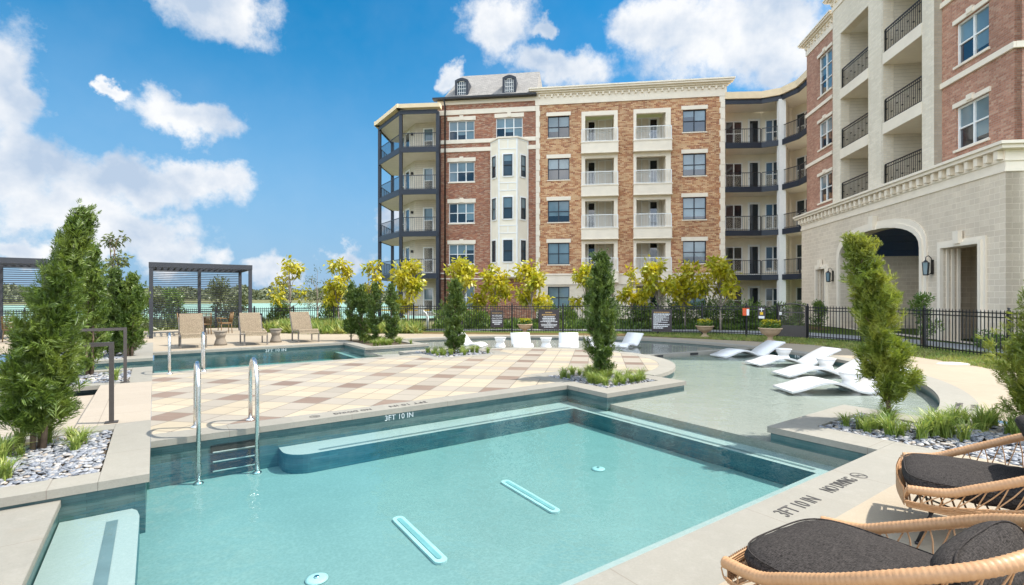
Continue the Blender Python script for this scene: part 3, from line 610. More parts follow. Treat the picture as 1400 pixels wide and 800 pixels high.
def onwall(u, v, z, rot): return onuv(u, v, z, rot) @ Matrix.Rotation(R(90), 4, 'X')
text('tile_marking', '3FT 10 IN', .11, M['inkw'], tile, onwall(3.0, -.0035, -.135, 0), 1.0)
text('tile_marking', '3FT 10 IN', .13, M['inkw'], tile, onwall(3.3, 10.99, -.135, 0), 1.2)
for u_, v_, s_, a_ in ((9.9, -4.95, '3FT 10 IN', 0), (9.86, -4.78, 'NO DIVING', 0)):
    text('ring_marking', s_, .13, M['ink'], copr, onuv(u_, v_, .004, R(12)), 1)
a_ = R(10); text('ring_tile_marking', '8 IN', .1, M['inkw'], tile, Matrix.Translation(W(CU + 7.86 * math.cos(R(-22)), CV + 7.86 * math.sin(R(-22)), -.12)) @ Matrix.Rotation(UVANG + R(-22) - R(90), 4, 'Z') @ Matrix.Rotation(R(90), 4, 'X'), 1)
# ================================================================== BUILDINGS
class Fr:
    """a facade frame: x runs left to right along the wall, -y points out of it"""
    def __init__(s, p0, ang):
        s.p0 = Vector((p0[0], p0[1], 0)); s.a = ang; s.ex = Vector((math.cos(ang), math.sin(ang), 0)); s.ey = Vector((-math.sin(ang), math.cos(ang), 0))
    def root(s, name, label, cat): return empty(name, s.p0, s.a, label, cat)
    def sY(s, px, yl=0):
        d = Vector(((px - 700) / F, 1, 0)); t_ = (yl + s.p0.dot(s.ey)) / d.dot(s.ey); p = d * t_; return (p - s.p0).dot(s.ex), t_
    def s_(s, px, yl=0): return s.sY(px, yl)[0]
    def z(s, px, py, yl=0): return H - (py - HY) * s.sY(px, yl)[1] / F
    def loc(s, p): d = Vector(p) - s.p0; return Vector((d.dot(s.ex), d.dot(s.ey), p[2]))

def seg_xf(a, b):
    """transform for a wall segment from a to b (x along it, -y outwards)"""
    d = (Vector(b) - Vector(a)); ang = math.atan2(d.y, d.x); return Matrix.Translation((a[0], a[1], 0)) @ Matrix.Rotation(ang, 4, 'Z'), d.xy.length

def window(par, xf, x0, x1, z0, z1, y=0, cols=2, fm='white', rails=(.5,), fw=.055, lint=None, sill=None, blind=.5, lower='gl_dark', upper='gl_light', name='window', bars=0):
    mb = MB(xf); ya, yb = y - .03, y + .05
    mb.box(x0, x0 + fw, ya, yb, z0, z1); mb.box(x1 - fw, x1, ya, yb, z0, z1); mb.box(x0 + fw, x1 - fw, ya, yb, z1 - fw, z1); mb.box(x0 + fw, x1 - fw, ya, yb, z0, z0 + fw)
    w = (x1 - x0) / cols
    for c in range(1, cols): mb.box(x0 + c * w - fw * .6, x0 + c * w + fw * .6, ya + .004, yb, z0 + fw, z1 - fw)
    for c in range(cols):
        xa = x0 + c * w + (fw if c == 0 else fw * .6); xb = x0 + (c + 1) * w - (fw if c == cols - 1 else fw * .6)
        for r_ in rails: zz = z0 + (z1 - z0) * r_; mb.box(xa, xb, ya + .008, yb, zz - .025, zz + .025)
        for k in range(1, bars + 1): xx = xa + (xb - xa) * k / (bars + 1); mb.box(xx - .012, xx + .012, ya + .012, yb, z0 + fw, z1 - fw)
    fr = mb.build(name, M[fm], par)
    mb = MB(xf)
    for c in range(cols):
        xa = x0 + c * w + .02; xb = x0 + (c + 1) * w - .02; bl = blind if random.random() < .5 else random.choice((.3, .7, 0, 1.0, .15))
        zz = z0 + (z1 - z0) * bl
        mb.m = 0; mb.quad((xa, y + .03, z0), (xb, y + .03, z0), (xb, y + .03, zz), (xa, y + .03, zz)); mb.m = 1
        if zz < z1 - .01: mb.quad((xa, y + .026, zz), (xb, y + .026, zz), (xb, y + .026, z1), (xa, y + .026, z1))
    mb.build('pane', [M[lower], M[upper]], fr)
    if lint:
        mb = MB(xf); mb.box(x0 - .1, x1 + .1, y - .16, y - .035, z1 + .004, z1 + lint)
        if fm == 'white': cx_ = (x0 + x1) / 2; mb.box(cx_ - .14, cx_ + .14, y - .2, y - .05, z1 + .05, z1 + lint + .08)
        mb.build('lintel', M['cream'], fr)
    if sill: mb = MB(xf); mb.box(x0 - .06, x1 + .06, y - .17, y - .035, z0 - sill, z0 - .004); mb.build('sill', M['cream'], fr)
    return fr
def railing(par, xf, x0, x1, z, y, h=1.02, mat='black', gap=.11, r=.009, orn=False, name='railing'):
    mb = MB(xf); mb.box(x0, x1, y - .02, y + .02, z + h - .045, z + h); mb.box(x0, x1, y - .015, y + .015, z + .06, z + .09)
    if orn: mb.box(x0, x1, y - .015, y + .015, z + h - .17, z + h - .14)
    n = max(2, int((x1 - x0) / gap))
    for i in range(n + 1):
        x = x0 + (x1 - x0) * i / n; rr = .028 if i in (0, n) else r
        mb.box(x - rr, x + rr, y - rr * .8, y + rr * .8, z + .02, z + h - .04)
        if orn and i % 3 == 1:
            zz = z + .35 + .22 * (i % 2); mb.box(x - .03, x + .03, y - .02, y + .02, zz, zz + .05)
    return mb.build(name, M[mat], par)
def cornice(mb, x0, x1, z0, y=0, s=1.0, ends=True):
    """stepped crown: frieze, dentil ledge and projecting cap"""
    for (a, b, pr) in ((0, .62, .06), (.62, .72, .14), (.72, .82, .26), (.82, .93, .40), (.93, 1.02, .46)): mb.box(x0 - (pr * s if ends else 0), x1 + (pr * s if ends else 0), y - pr * s, y - .001, z0 + a * s, z0 + b * s - .001)
def dentils(mb, x0, x1, z, y, gap, w, h, d):
    n = int((x1 - x0) / gap)
    for i in range(n + 1): x = x0 + (x1 - x0) * i / n; mb.box(x - w / 2, x + w / 2, y - d, y, z, z + h)
def apart(par, xf, x0, x1, z, y, door=None, wins=(), fm='white', z1=None):
    for (a, b) in wins: window(par, xf, a, b, z + .35, z + 2.35, y - .02, 2, fm, lint=None, sill=None, lower='gl_dark', upper='gl_mid', blind=.5)
    if door:
        a, b = door; mb = MB(xf); 
        mb.box(a, a + .13, y - .05, y - .002, z + .02, z + 2.35); mb.box(b - .13, b, y - .05, y - .002, z + .02, z + 2.35); mb.box(a + .13, b - .13, y - .05, y - .002, z + 2.2, z + 2.35); mb.box(a + .13, b - .13, y - .05, y - .002, z + .02, z + .22)
        d = mb.build('door', M['white'], par); mb = MB(xf); mb.quad((a + .13, y - .02, z + .2), (b - .13, y - .02, z + .2), (b - .13, y - .02, z + 2.2), (a + .13, y - .02, z + 2.2)); mb.build('pane', M['gl_dark'], d)
        mb = MB(xf); mb.box(a + .05, a + .08, y - .1, y - .052, z + 1.0, z + 1.12); mb.build('handle', M['steel'], d)

# ---------------------------------------------------------------- main apartment building
A = Fr((0, 37.456), R(-7.7)); rootA = A.root('apartment_building', 'five storey brick apartment building behind the pool with dormers and a bay window', 'apartment building')
S = A.s_; FLO = [3.43 + 3.1 * j for j in range(4)]
xL, xM, xR = S(598), S(733), S(990)
# tan section wall
b1, b2 = (S(795), S(844.5)), (S(866), S(917)); w1, w4 = (S(749), S(778.5)), (S(933.5), S(965.5))
holes = [rect(*b1, 3.32, 15.06), rect(*b2, 3.32, 15.06)]
for (a, b) in (w1, w4): holes += [rect(a, b, 2.46 + 3.1 * k - 1.58, 2.46 + 3.1 * k) for k in range(1, 5)]
mb = MB(); mb.wall(rect(xM, xR, 3.3, 15.7), holes, 0, .25); mb.quad((xR, 0, 0), (xR, 9, 0), (xR, 9, 15.7), (xR, 0, 15.7)); mb.build('tan_brick_wall', M['brickB'], rootA)
mb = MB(); bh_ = [rect(a, b, .75, 2.35) for (a, b) in (w1, w4)] + [rect(S(800), S(839.5), .1, 2.4), rect(S(870), S(910), .1, 2.4)]
mb.wall(rect(xM, xR, 0, 2.5), bh_, 0, .25); mb.build('stone_base', M['limel'], rootA)
mb = MB(); mb.box(xM, xR + .05, -.09, .02, 2.503, 3.297); mb.box(xM, xR + .08, -.15, -.092, 3.18, 3.29); mb.build('stone_band', M['cream'], rootA)
for (a, b) in (w1, w4):
    for k in range(1, 5): window(rootA, None, a, b, 2.46 + 3.1 * k - 1.58, 2.46 + 3.1 * k, .12, 2, 'navy', lint=.28, sill=.08, blind=.5 if k > 2 else 0)
    window(rootA, None, a, b, .75, 2.35, .12, 2, 'navy', blind=0)

mb = MB()
for (a, b) in ((xM - .02, S(737.5)), (S(985), xR + .05)):
    for i in range(31): zz = 3.3 + .4 * i; e = .05 if i % 2 else 0; mb.box(a, b + (e if a < 3 else 0), -.05 - e * .3, -.003, zz, zz + .39); 
    if a > 3:
        for i in range(0, 31, 2): zz = 3.3 + .4 * i; mb.box(a - .07, a - .002, -.05, -.003, zz, zz + .39)
    mb.cut()
mb.build_cut('quoin', M['cream'], rootA)
mb = MB(); cornice(mb, xM, xR + .1, 15.70, 0, 1.12); mb.box(xM, xR, .0, 9, 16.6, 16.7); dentils(mb, xM + .25, xR - .1, 16.22, -.07, .46, .12, .2, .12); mb.build('cornice', M['cream'], rootA)
for bi, ((a, b), oo) in enumerate(((b1, (S(800), S(839.5))), (b2, (S(870), S(910))))):
    lv = [3.43 - 3.1] + FLO
    mb = MB(); mb.wall(rect(a, b, 3.32, 15.06), [rect(oo[0], oo[1], z, z + 2.02) for z in FLO], -.06, .2); mb.box(oo[0] - .1, oo[0] - .002, .2, 2.0, .1, 15.06); mb.box(oo[1] + .002, oo[1] + .1, .2, 2.0, .1, 15.06); mb.build('balcony_frame', M['cream'], rootA)
    mb = MB(); mb.box(oo[0] - .1, oo[1] + .1, 1.9, 2.05, .1, 15.06); mb.build('recess_wall', M['soffit'], rootA)
    for j, z in enumerate(lv):
        if j: 
            mb = MB(); mb.box(a - .02, b + .02, -.42, -.062, z - .78, z - .01); mb.box(a - .06, b + .06, -.46, -.062, z - .05, z + .02); mb.box(a - .05, b + .05, -.45, -.062, z - .80, z - .74); bal = mb.build('balcony', M['cream'], rootA)
            mb = MB(); mb.box(oo[0] - .001, oo[1] + .001, -.05, 1.9, z - .35, z - .03); mb.build('floor_slab', M['soffit'], bal)
            railing(bal, None, a + .02, b - .02, z, -.38, .98, 'white', .1)
            mb = MB(); mb.box(a + .01, a + .04, -.38, -.06, z + .93, z + .97); mb.box(b - .04, b - .01, -.38, -.06, z + .93, z + .97); mb.build('side_rail', M['white'], bal)
        wd = oo[1] - oo[0]
        if bi == 0: apart(rootA, None, 0, 0, z, 1.9, (oo[0] + .15, oo[0] + .85), [(oo[0] + 1.0, oo[1] - .03)])
        else: apart(rootA, None, 0, 0, z, 1.9, (oo[1] - .95, oo[1] - .2), [(oo[0] + .03, oo[0] + 1.15)])
# red section
hw = []; r1 = (S(613.5), S(648.5)); r2 = (S(678), S(714.5))
for k in range(1, 5): hw.append(rect(*r1, 2.46 + 3.1 * k - 1.5, 2.46 + 3.1 * k))
hw.append(rect(*r2, 14.93 - 1.5, 14.93)); hw += [rect(*r1, .7, 2.4)]
mb = MB(); mb.wall(rect(xL, xM - .03, 0, 16.06), hw, .02, .27); mb.quad((xL, .02, 0), (xL, 9, 0), (xL, 9, 16), (xL, .02, 16)); mb.build('red_brick_wall', M['brickA'], rootA)
for k in range(1, 5): window(rootA, None, *r1, 2.46 + 3.1 * k - 1.5, 2.46 + 3.1 * k, .13, 3, 'white', lint=.3, sill=.1)
window(rootA, None, *r2, 13.43, 14.93, .13, 3, 'white', lint=.3, sill=.1); window(rootA, None, *r1, .7, 2.4, .13, 3, 'white', blind=0)
mb = MB()
for (za, zb, pr) in ((15.3, 15.66, .05), (16.062, 16.36, .06), (13.13, 13.42, .05), (12.5, 12.8, .05), (3.33, 3.42, .04), (2.92, 3.0, .04)): mb.box(xL, xM - .03, -pr, .018, za, zb); mb.cut()
mb.build_cut('stone_band', M['cream'], rootA)
mb = MB(); mb.box(xL - .25, xM + .05, -.5, -.02, 16.36, 16.5); mb.build('gutter', M['black'], rootA)
mb = MB(); mb.tube([(S(609), -.45, 16.36), (S(609), -.12, 15.9), (S(609), -.12, .2)], .06, 8); mb.build('downspout', M['black'], rootA)
# bay window
xa, xb, xc, xd = S(671), S(682, -.9), S(707, -.9), S(722); poly = [(xa, 0), (xb, -.9), (xc, -.9), (xd, 0)]
mb = MB(); mb.prism(poly, 3.02, 13.1, bottom=True); bay = mb.build('bay_window', M['creamw'], rootA)
mb = MB(); mb.prism([(xa - .08, .0), (xb - .05, -.98), (xc + .05, -.98), (xd + .08, 0)], 13.1, 13.22, bottom=True); mb.build('bay_roof', M['cream'], bay)
for i in range(3):
    p, q = poly[i], poly[i + 1]; xf, L_ = seg_xf((p[0], p[1], 0), (q[0], q[1], 0)); mb = MB(xf)
    for x in ((.03, L_ - .03)): mb.box(x - .035, x + .035, -.03, -.002, 3.05, 13.08)
    for z in (3.1, 6.2, 6.75, 9.3, 9.85, 12.3, 13.0): 
        if i == 1 or z in (3.1, 6.45, 13.0): mb.box(.07, L_ - .07, -.025, -.002, z, z + .06)
    if i == 1:
        for z0, z1 in ((3.16, 4.0), (6.3, 6.7), (9.4, 9.8), (12.36, 13.0)): mb.box(L_ / 2 - .03, L_ / 2 + .03, -.022, -.002, z0, z1)
    mb.build('bay_batten', M['white'], bay)
    for k in range(3):
        zt = 5.72 + 3.1 * k; ww = .66 if i == 1 else L_ * .42; c = L_ / 2
        window(bay, xf, c - ww / 2, c + ww / 2, zt - 1.55, zt, -.06, 1, 'black', fw=.04, lower='gl_mid', upper='gl_mid' if k == 0 else 'gl_light', name='bay_sash')
        mb = MB(xf); 
        for bx in ((c - ww / 2 - .08, c - ww / 2 - .002, zt - 1.6, zt + .1), (c + ww / 2 + .002, c + ww / 2 + .08, zt - 1.6, zt + .1), (c - ww / 2, c + ww / 2, zt + .002, zt + .1), (c - ww / 2, c + ww / 2, zt - 1.65, zt - 1.552)): mb.box(bx[0], bx[1], -.07, -.003, bx[2], bx[3])
        mb.build('sash_trim', M['white'], bay)
# mansard roof and dormers
x0, x1_ = S(607, -.3), xM + .05; zt = 19.35; xt = S(632, 2.6)
mb = MB(); mb.quad((x0, -.35, 16.5), (x1_, -.35, 16.5), (x1_, 2.6, zt), (xt, 2.6, zt)); mb.quad((x0, -.35, 16.5), (xt, 2.6, zt), (xt, 9, zt), (x0, 9, 16.5)); mb.quad((xt, 2.6, zt), (x1_, 2.6, zt), (x1_, 9, zt), (xt, 9, zt)); mb.quad((x1_, -.35, 16.5), (x1_, 9, 16.5), (x1_, 9, zt), (x1_, 2.6, zt)); roof = mb.build('mansard_roof', M['shingle'], rootA)
for (pa, pb, pyt, pyb) in ((622, 640, 107, 134), (687, 705.5, 103, 131)):
    a, b = S(pa, -.1), S(pb, -.1); zb, zt2 = A.z(pa, pyb, -.1), A.z(pa, pyt, -.1); w = b - a; lp = [(a, zb), (b, zb), (b, zt2 - .18)] + [(b - w * i / 8, zt2 - .18 + .18 * math.sin(math.pi * i / 8)) for i in range(1, 8)] + [(a, zt2 - .18)]
    mb = MB(); i_ = .17; hl = [(a + i_, zb + .13), (b - i_, zb + .13), (b - i_, zt2 - .33)] + [(b - i_ - (w - 2 * i_) * k / 8, zt2 - .33 + .12 * math.sin(math.pi * k / 8)) for k in range(1, 8)] + [(a + i_, zt2 - .33)]
    mb.flat(lp, [hl], lambda x, z: (x, -.12, z)); mb.sides(hl, lambda x, z: (x, -.12, z), lambda x, z: (x, .1, z)); mb.sides(lp, lambda x, z: (x, -.12, z), lambda x, z: (x, 1.6, z)); d = mb.build('dormer', M['navy'], roof)
    mb = MB(); mb.flat(hl, [], lambda x, z: (x, -.02, z)); mb.build('pane', M['gl_mid'], d)
    mb = MB(); hb, ht = zb + .13, zt2 - .22
    for k in range(5): x = a + i_ + (w - 2 * i_) * k / 4; mb.box(x - (.03 if k in (0, 4) else .012), x + (.03 if k in (0, 4) else .012), -.06, -.022, hb, ht - .07)
    for k in range(5): z = hb + (ht - hb - .04) * k / 4; mb.box(a + i_, b - i_, -.055, -.025, z - .014, z + .014 + (.02 if k in (0, 4) else 0))
    mb.build('window_grid', M['white'], d)
# left porch wing
def wpt(px, Y): return Vector(((px - 700) / F * Y, Y, 0))
f1, f2, f3, f4, f5 = [A.loc(p) for p in (wpt(598, 37.1), wpt(547.5, 37.35), wpt(518.5, 41.0), wpt(536, 44.6), wpt(600, 45.5))]
core = [A.loc(p) for p in (wpt(597.5, 39.4), wpt(567.5, 39.75), wpt(546, 42.9), wpt(560, 45.5))]
mb = MB()
for i in range(3): p, q = core[i], core[i + 1]; mb.quad((q.x, q.y, .1), (p.x, p.y, .1), (p.x, p.y, 15.3), (q.x, q.y, 15.3))
mb.quad((core[0].x, core[0].y, .1), (xL, 0.02, .1), (xL, 0.02, 15.3), (core[0].x, core[0].y, 15.3)); mb.build('siding_wall', M['siding'], rootA)
outl = [f1, f2, f3, f4, f5]; inner = [tuple(p.xy) for p in outl]
zs = [12.66, 9.55, 6.45, 3.35]
mb = MB()
for z in zs: mb.prism([tuple(p.xy * .999) for p in outl], z - .36, z - .02, bottom=True); mb.cut()
mb.prism(inner, 15.25, 15.45, bottom=True); mb.build_cut('porch_floor', M['soffit'], rootA)
mb = MB()
for z, h_ in [(z, .40) for z in zs] + [(15.38, .3)]:
    for p, q in zip(outl[:3], outl[1:4]):
        xf, L_ = seg_xf(q, p); m_ = MB(xf)
        mb.xf = xf; mb.box(-.03, L_ + .03, -.06, -.002, z - h_, z)
    mb.cut()
mb.xf = None; mb.build_cut('porch_fascia', M['navy'], rootA)
mb = MB(); 
for p, q in zip(outl[:3], outl[1:4]): mb.xf, L_ = seg_xf(q, p); mb.box(-.25, L_ + .25, -.35, .3, 15.452, 15.75)
mb.xf = None; mb.prism([tuple((p.xy)) for p in outl], 15.46, 15.74); mb.build('porch_roof', M['tan'], rootA)
mb = MB(); rr = .11
for p in (f1, f2, f3, f4, f1.lerp(f2, .06) + Vector((0, .9, 0))): mb.box(p.x - rr, p.x + rr, p.y - rr + .1, p.y + rr + .1, 0, 15.25); mb.cut()
mb.build_cut('porch_column', M['navy'], rootA)
for z in zs:
    for p, q in zip(outl[:3], outl[1:4]): xf, L_ = seg_xf(q, p); railing(rootA, xf, .1, L_ - .1, z, .04, 1.05, 'navy', .13, .01)
    xf, L_ = seg_xf(core[1], core[0]); window(rootA, xf, L_ * .38, L_ * .38 + .85, z + .12, z + 2.15, -.03, 1, 'white', fw=.09)
    xf, L_ = seg_xf(core[2], core[1]); window(rootA, xf, .35, 1.3, z + .12, z + 2.25, -.03, 1, 'white', fw=.08); apart(rootA, xf, 0, 0, z, -.0, (1.6, 2.6), [])
    mb = MB(xf); mb.box(L_ - .5, L_ - .38, -.18, -.02, z + 1.75, z + 1.95); mb.build('porch_light', M['black'], rootA)
xf, L_ = seg_xf(core[1], core[0]); window(rootA, xf, L_ * .38, L_ * .38 + .85, .4, 2.3, -.03, 1, 'white', fw=.09)
# right concave wing
g = [A.loc(p) for p in (wpt(990.5, 35.55), wpt(1041, 35.4), wpt(1069, 34.75), wpt(1092.7, 33.4), wpt(1112, 31.4), wpt(1125, 30.6))]
gc = [A.loc(p) for p in (wpt(989, 37.4), wpt(1041, 37.2), wpt(1083, 36.4), wpt(1128, 34.0))]
mb = MB()
for p, q in zip(gc, gc[1:]): mb.quad((p.x, p.y, 0), (q.x, q.y, 0), (q.x, q.y, 15.4), (p.x, p.y, 15.4))
mb.build('siding_wall', M['creamw'], rootA)
back = [tuple(p.xy) for p in g] + [(gc[3].x + .5, gc[3].y), (gc[2].x, gc[2].y + .3), (gc[0].x, gc[0].y + .3)]
zs2 = [12.42, 9.33, 6.27, 3.15]
mb = MB()
for z in zs2: mb.prism(back, z - .34, z - .02, bottom=True); mb.cut()
mb.prism(back, 15.2, 15.4, bottom=True); mb.build_cut('balcony_floor', M['soffit'], rootA)
mb = MB()
for z in zs2 + [15.42]:
    for p, q in zip(g, g[1:]): mb.xf, L_ = seg_xf(p, q); mb.box(-.01, L_ + .02, -.07, -.002, z - (.38 if z < 15 else .28), z + (0 if z < 15 else .05))
    mb.cut()
mb.xf = None; mb.build_cut('balcony_fascia', M['navy'], rootA)
mb = MB()
for p, q in zip(g, g[1:]): mb.xf, L_ = seg_xf(p, q); mb.box(-.02, L_ + .06, -.2, .3, 15.48, 15.95)
mb.xf = None; mb.build('parapet', M['tan'], rootA)
for z in zs2:
    for p, q in zip(g, g[1:]): xf, L_ = seg_xf(p, q); railing(rootA, xf, .03, L_ - .03, z, .05, 1.02, 'black', .12)
p = g[2]; mb = MB(Matrix.Translation((p.x, p.y, 0))); mb.box(-.22, .22, -.10, .3, 0, 15.2); mb.build('white_column', M['white'], rootA)
xf = Matrix.Translation((g[2].x + .25, g[2].y, 0)) @ Matrix.Rotation(R(62), 4, 'Z'); mb = MB(xf); mb.box(0, 1.9, .0, .1, 0, 15.2); mb.build('side_wall', M['siding'], rootA)
for z in [.1] + zs2:
    xf, L_ = seg_xf(gc[0], gc[1]); window(rootA, xf, .1, 1.35, z + .3, z + 2.15, -.03, 2, 'white', fw=.07, blind=.55, upper='gl_dark'); apart(rootA, xf, 0, 0, z - .05, 0, (1.75, 2.6), [])
    xf, L_ = seg_xf(gc[1], gc[2]); window(rootA, xf, .25, 1.25, z + .3, z + 2.15, -.03, 2, 'white', fw=.07, upper='gl_mid')
    xf, L_ = seg_xf(gc[2], gc[3]); window(rootA, xf, .35, 1.8, z + .3, z + 2.2, -.03, 2, 'white', fw=.07, upper='gl_mid')

# ---------------------------------------------------------------- right building
B = Fr((13.96, 0), R(-97.7)); rootB = B.root('stone_and_brick_building', 'tall brick and pale stone building at the right with an arched passage and iron balconies', 'apartment building')
T_ = B.s_; YP = -.28; YB = -.42
# ground storeys (limestone)
bx0, bx1 = T_(1096, YB), T_(1375, YB)
ax0, ax1 = T_(1149, YB), T_(1260, YB); aw = ax1 - ax0; zs_, rise = 3.55, 1.15
archl = [(ax0, 0.01), (ax1, 0.01), (ax1, zs_)] + [(ax1 - aw * (1 - math.cos(math.pi * i / 18)) / 2, zs_ + rise * math.sin(math.pi * i / 18) ** .8) for i in range(1, 18)] + [(ax0, zs_)]
d1 = rect(T_(1118, YB), T_(1130, YB), .01, 3.15); d2 = rect(T_(1290, YB), T_(1341, YB), .01, 3.42)
mb = MB(); mb.wall(rect(bx0, bx1, 0, 5.62), [archl, d1, d2], YB, YB + .5); mb.quad((bx1, YB, 0), (bx1, 12, 0), (bx1, 12, 5.62), (bx1, YB, 5.62)); mb.quad((bx0, 3, 0), (bx0, YB, 0), (bx0, YB, 5.62), (bx0, 3, 5.62)); mb.build('limestone_wall', M['lime'], rootB)
mb = MB(); mb.box(bx0 - .04, bx1 + .04, YB - .05, 9, 5.62, 5.74); mb.box(bx0, bx1 + .02, YB - .02, 9, 5.741, 5.95); mb.box(bx0 - .06, bx1 + .06, YB - .06, 9, 5.951, 6.0); mb.box(bx0 - .28, bx1 + .28, YB - .3, 9, 6.3, 6.42); mb.box(bx0 - .36, bx1 + .36, YB - .38, 9, 6.421, 6.52); mb.box(bx0 - .05, bx1 + .05, YB - .05, 9, 6.001, 6.299)
dentils(mb, bx0 + .1, bx1 - .1, 6.02, YB - .05, .42, .17, .27, .17); mb.build('cornice', M['cream'], rootB)
# arch and door surrounds
mb = MB()
def off(lp, d): return [(x + (d if x > (ax0 + ax1) / 2 + .01 else -d if x < (ax0 + ax1) / 2 - .01 else 0), z + d * max(0, min(1, (z - zs_ + .1) / rise * 1.2))) for x, z in lp]
al = archl[1:] + [archl[0]]; o1, o2 = off(al, .16), off(al, .34)
for la, lb, y in ((al, o1, YB - .10), (o1, o2, YB - .05)):
    for (p, q, r_, s_) in zip(la, la[1:], lb[1:], lb):
        mb.quad((p[0], y, p[1]), (q[0], y, q[1]), (r_[0], y, r_[1]), (s_[0], y, s_[1])); mb.quad((s_[0], y, s_[1]), (r_[0], y, r_[1]), (r_[0], YB, r_[1]), (s_[0], YB, s_[1])); mb.quad((p[0], y, p[1]), (q[0], y, q[1]), (q[0], YB, q[1]), (p[0], YB, p[1]))
cxa = (ax0 + ax1) / 2; mb.box(cxa - .17, cxa + .17, YB - .22, YB - .01, zs_ + rise - .03, zs_ + rise + .62); mb.build('arch_surround', M['cream'], rootB)
for d_, zt in ((d1, 3.15), (d2, 3.42)):
    a, b = d_[0][0], d_[1][0]; mb = MB()
    for w, y in ((.14, -.12), (.26, -.06)): mb.box(a - w, a - w + .13, YB + y, YB - .003, 0, zt + w); mb.box(b + w - .13, b + w, YB + y, YB - .003, 0, zt + w); mb.box(a - w + .13, b + w - .13, YB + y, YB - .003, zt + w - .13, zt + w)
    c_ = (a + b) / 2; mb.box(c_ - .13, c_ + .13, YB - .2, YB - .05, zt + .1, zt + .55)
    for k, w in enumerate((.0, .16, .34)): mb.box(a + .001, a + .035 + k * .03, YB + .08 + w, YB + .17 + w, 0, zt - .003)
    mb.build('doorway_surround', M['cream'], rootB)
    mb = MB(); mb.box(a - 1, b + 1.2, YB + 1.6, YB + 1.75, 0, 4); mb.build('vestibule_wall', M['brickdark'] if 'brickdark' in M else M['lime'], rootB)
    mb = MB(); mb.box(a + .25, b + .1, YB + 1.50, YB + 1.59, 0, 2.55); mb.box(a + .3, b, YB + 1.44, YB + 1.499, 2.0, 2.06); dd = mb.build('entrance_door', M['door'], rootB)
    mb = MB(); mb.box((a + b) / 2, (a + b) / 2 + .06, YB + 1.45, YB + 1.499, .1, 1.99); mb.build('door_stile', M['bronze'], dd)
# passage behind the arch with its dark vault
mb = MB(); mb.wall(rect(ax0 - 1.5, ax1 + 1.5, 0, 3.02), [rect(ax0 + 2.2, ax0 + 3.9, .01, 2.4)], 3.9, 4.3); mb.box(ax1 + .01, ax1 + .2, YB + .51, 3.9, 0, 4.9); mb.box(ax0 - .2, ax0 - .01, YB + .51, 3.9, 0, 4.9); mb.build('passage_wall', M['lime'], rootB)
mb = MB(); mb.box(ax0 + 2.02, ax0 + 2.19, 3.8, 3.89, 0, 2.57); mb.box(ax0 + 3.91, ax0 + 4.08, 3.8, 3.89, 0, 2.57); mb.box(ax0 + 2.19, ax0 + 3.91, 3.8, 3.89, 2.41, 2.57); mb.build('passage_frame', M['cream'], rootB)
mb = MB(); mb.box(ax0 + 2.1, ax0 + 4, 4.31, 4.4, 0, 2.6); mb.build('passage_door', M['door'], rootB)
mb = MB(); nA = 14
for i in range(nA):
    a, b = math.pi * i / nA, math.pi * (i + 1) / nA; p = lambda t_, y: (cxa + (aw / 2 + .15) * math.cos(t_), y, 3.2 + 1.85 * math.sin(t_)); mb.quad(p(a, YB + .52), p(b, YB + .52), p(b, 4.2), p(a, 4.2), sm=True)
mb.flat([(cxa - aw / 2 - .15, 3.2)] + [(cxa - (aw / 2 + .15) * math.cos(math.pi * i / nA), 3.2 + 1.85 * math.sin(math.pi * i / nA)) for i in range(1, nA)] + [(cxa + aw / 2 + .15, 3.2)], [], lambda x, z: (x, 4.19, z)); mb.build('painted_vault', M['vault'], rootB)
# upper walls
def rwin(x0, x1, zt, h=1.56, cols=2, rails=(.5,), y=.1): return window(rootB, None, x0, x1, zt - h, zt, y, cols, 'white', rails, fw=.06, lint=.17, sill=.09, blind=.5)
lx0, lx1 = T_(1103), T_(1139); rx0, rx1 = T_(1286), T_(1387); wl = (T_(1119.5), T_(1137.5)); wr_ = (T_(1307), T_(1352))
zh = [8.62, 11.72, 14.8]
hl = [rect(*wl, z - 1.56, z + (0 if z < 14 else .75)) for z in zh]
mb = MB(); mb.wall(rect(lx0, lx1, 6.52, 16.4), hl, 0, .22); mb.quad((lx0, 6, 6.52), (lx0, 0, 6.52), (lx0, 0, 16.4), (lx0, 6, 16.4)); mb.build('rose_brick_wall', M['brickC'], rootB)
for z in zh: rwin(*wl, z + (0 if z < 14 else .75), 1.56 + (0 if z < 14 else .75), rails=(.5,) if z < 14 else (.34, .68))
mb = MB(); cornice(mb, lx0, lx1, 16.4, 0, .85); dentils(mb, lx0 + .1, lx1, 16.76, -.05, .36, .1, .16, .1)
mb.cut()
for z in (9.5, 12.6): mb.box(lx0 - .04, lx1, -.07, -.002, z, z + .2); mb.cut()
mb.build_cut('trim_course', M['cream'], rootB)
hr = [rect(*wr_, z - 1.56, z) for z in zh + [17.9]]
mb = MB(); mb.wall(rect(rx0, rx1, 6.52, 20), hr, 0, .22); mb.quad((rx1, 0, 6.52), (rx1, 12, 6.52), (rx1, 12, 20), (rx1, 0, 20)); mb.build('rose_brick_wall', M['brickC'], rootB)
for z in zh + [17.9]: rwin(*wr_, z)
mb = MB()
for z in (9.62, 12.72, 15.8): mb.box(rx0, rx1 + .07, -.08, -.002, z, z + .2); mb.box(rx1 + .002, rx1 + .08, 0, 12, z, z + .2); mb.cut()
mb.build_cut('trim_course', M['cream'], rootB)
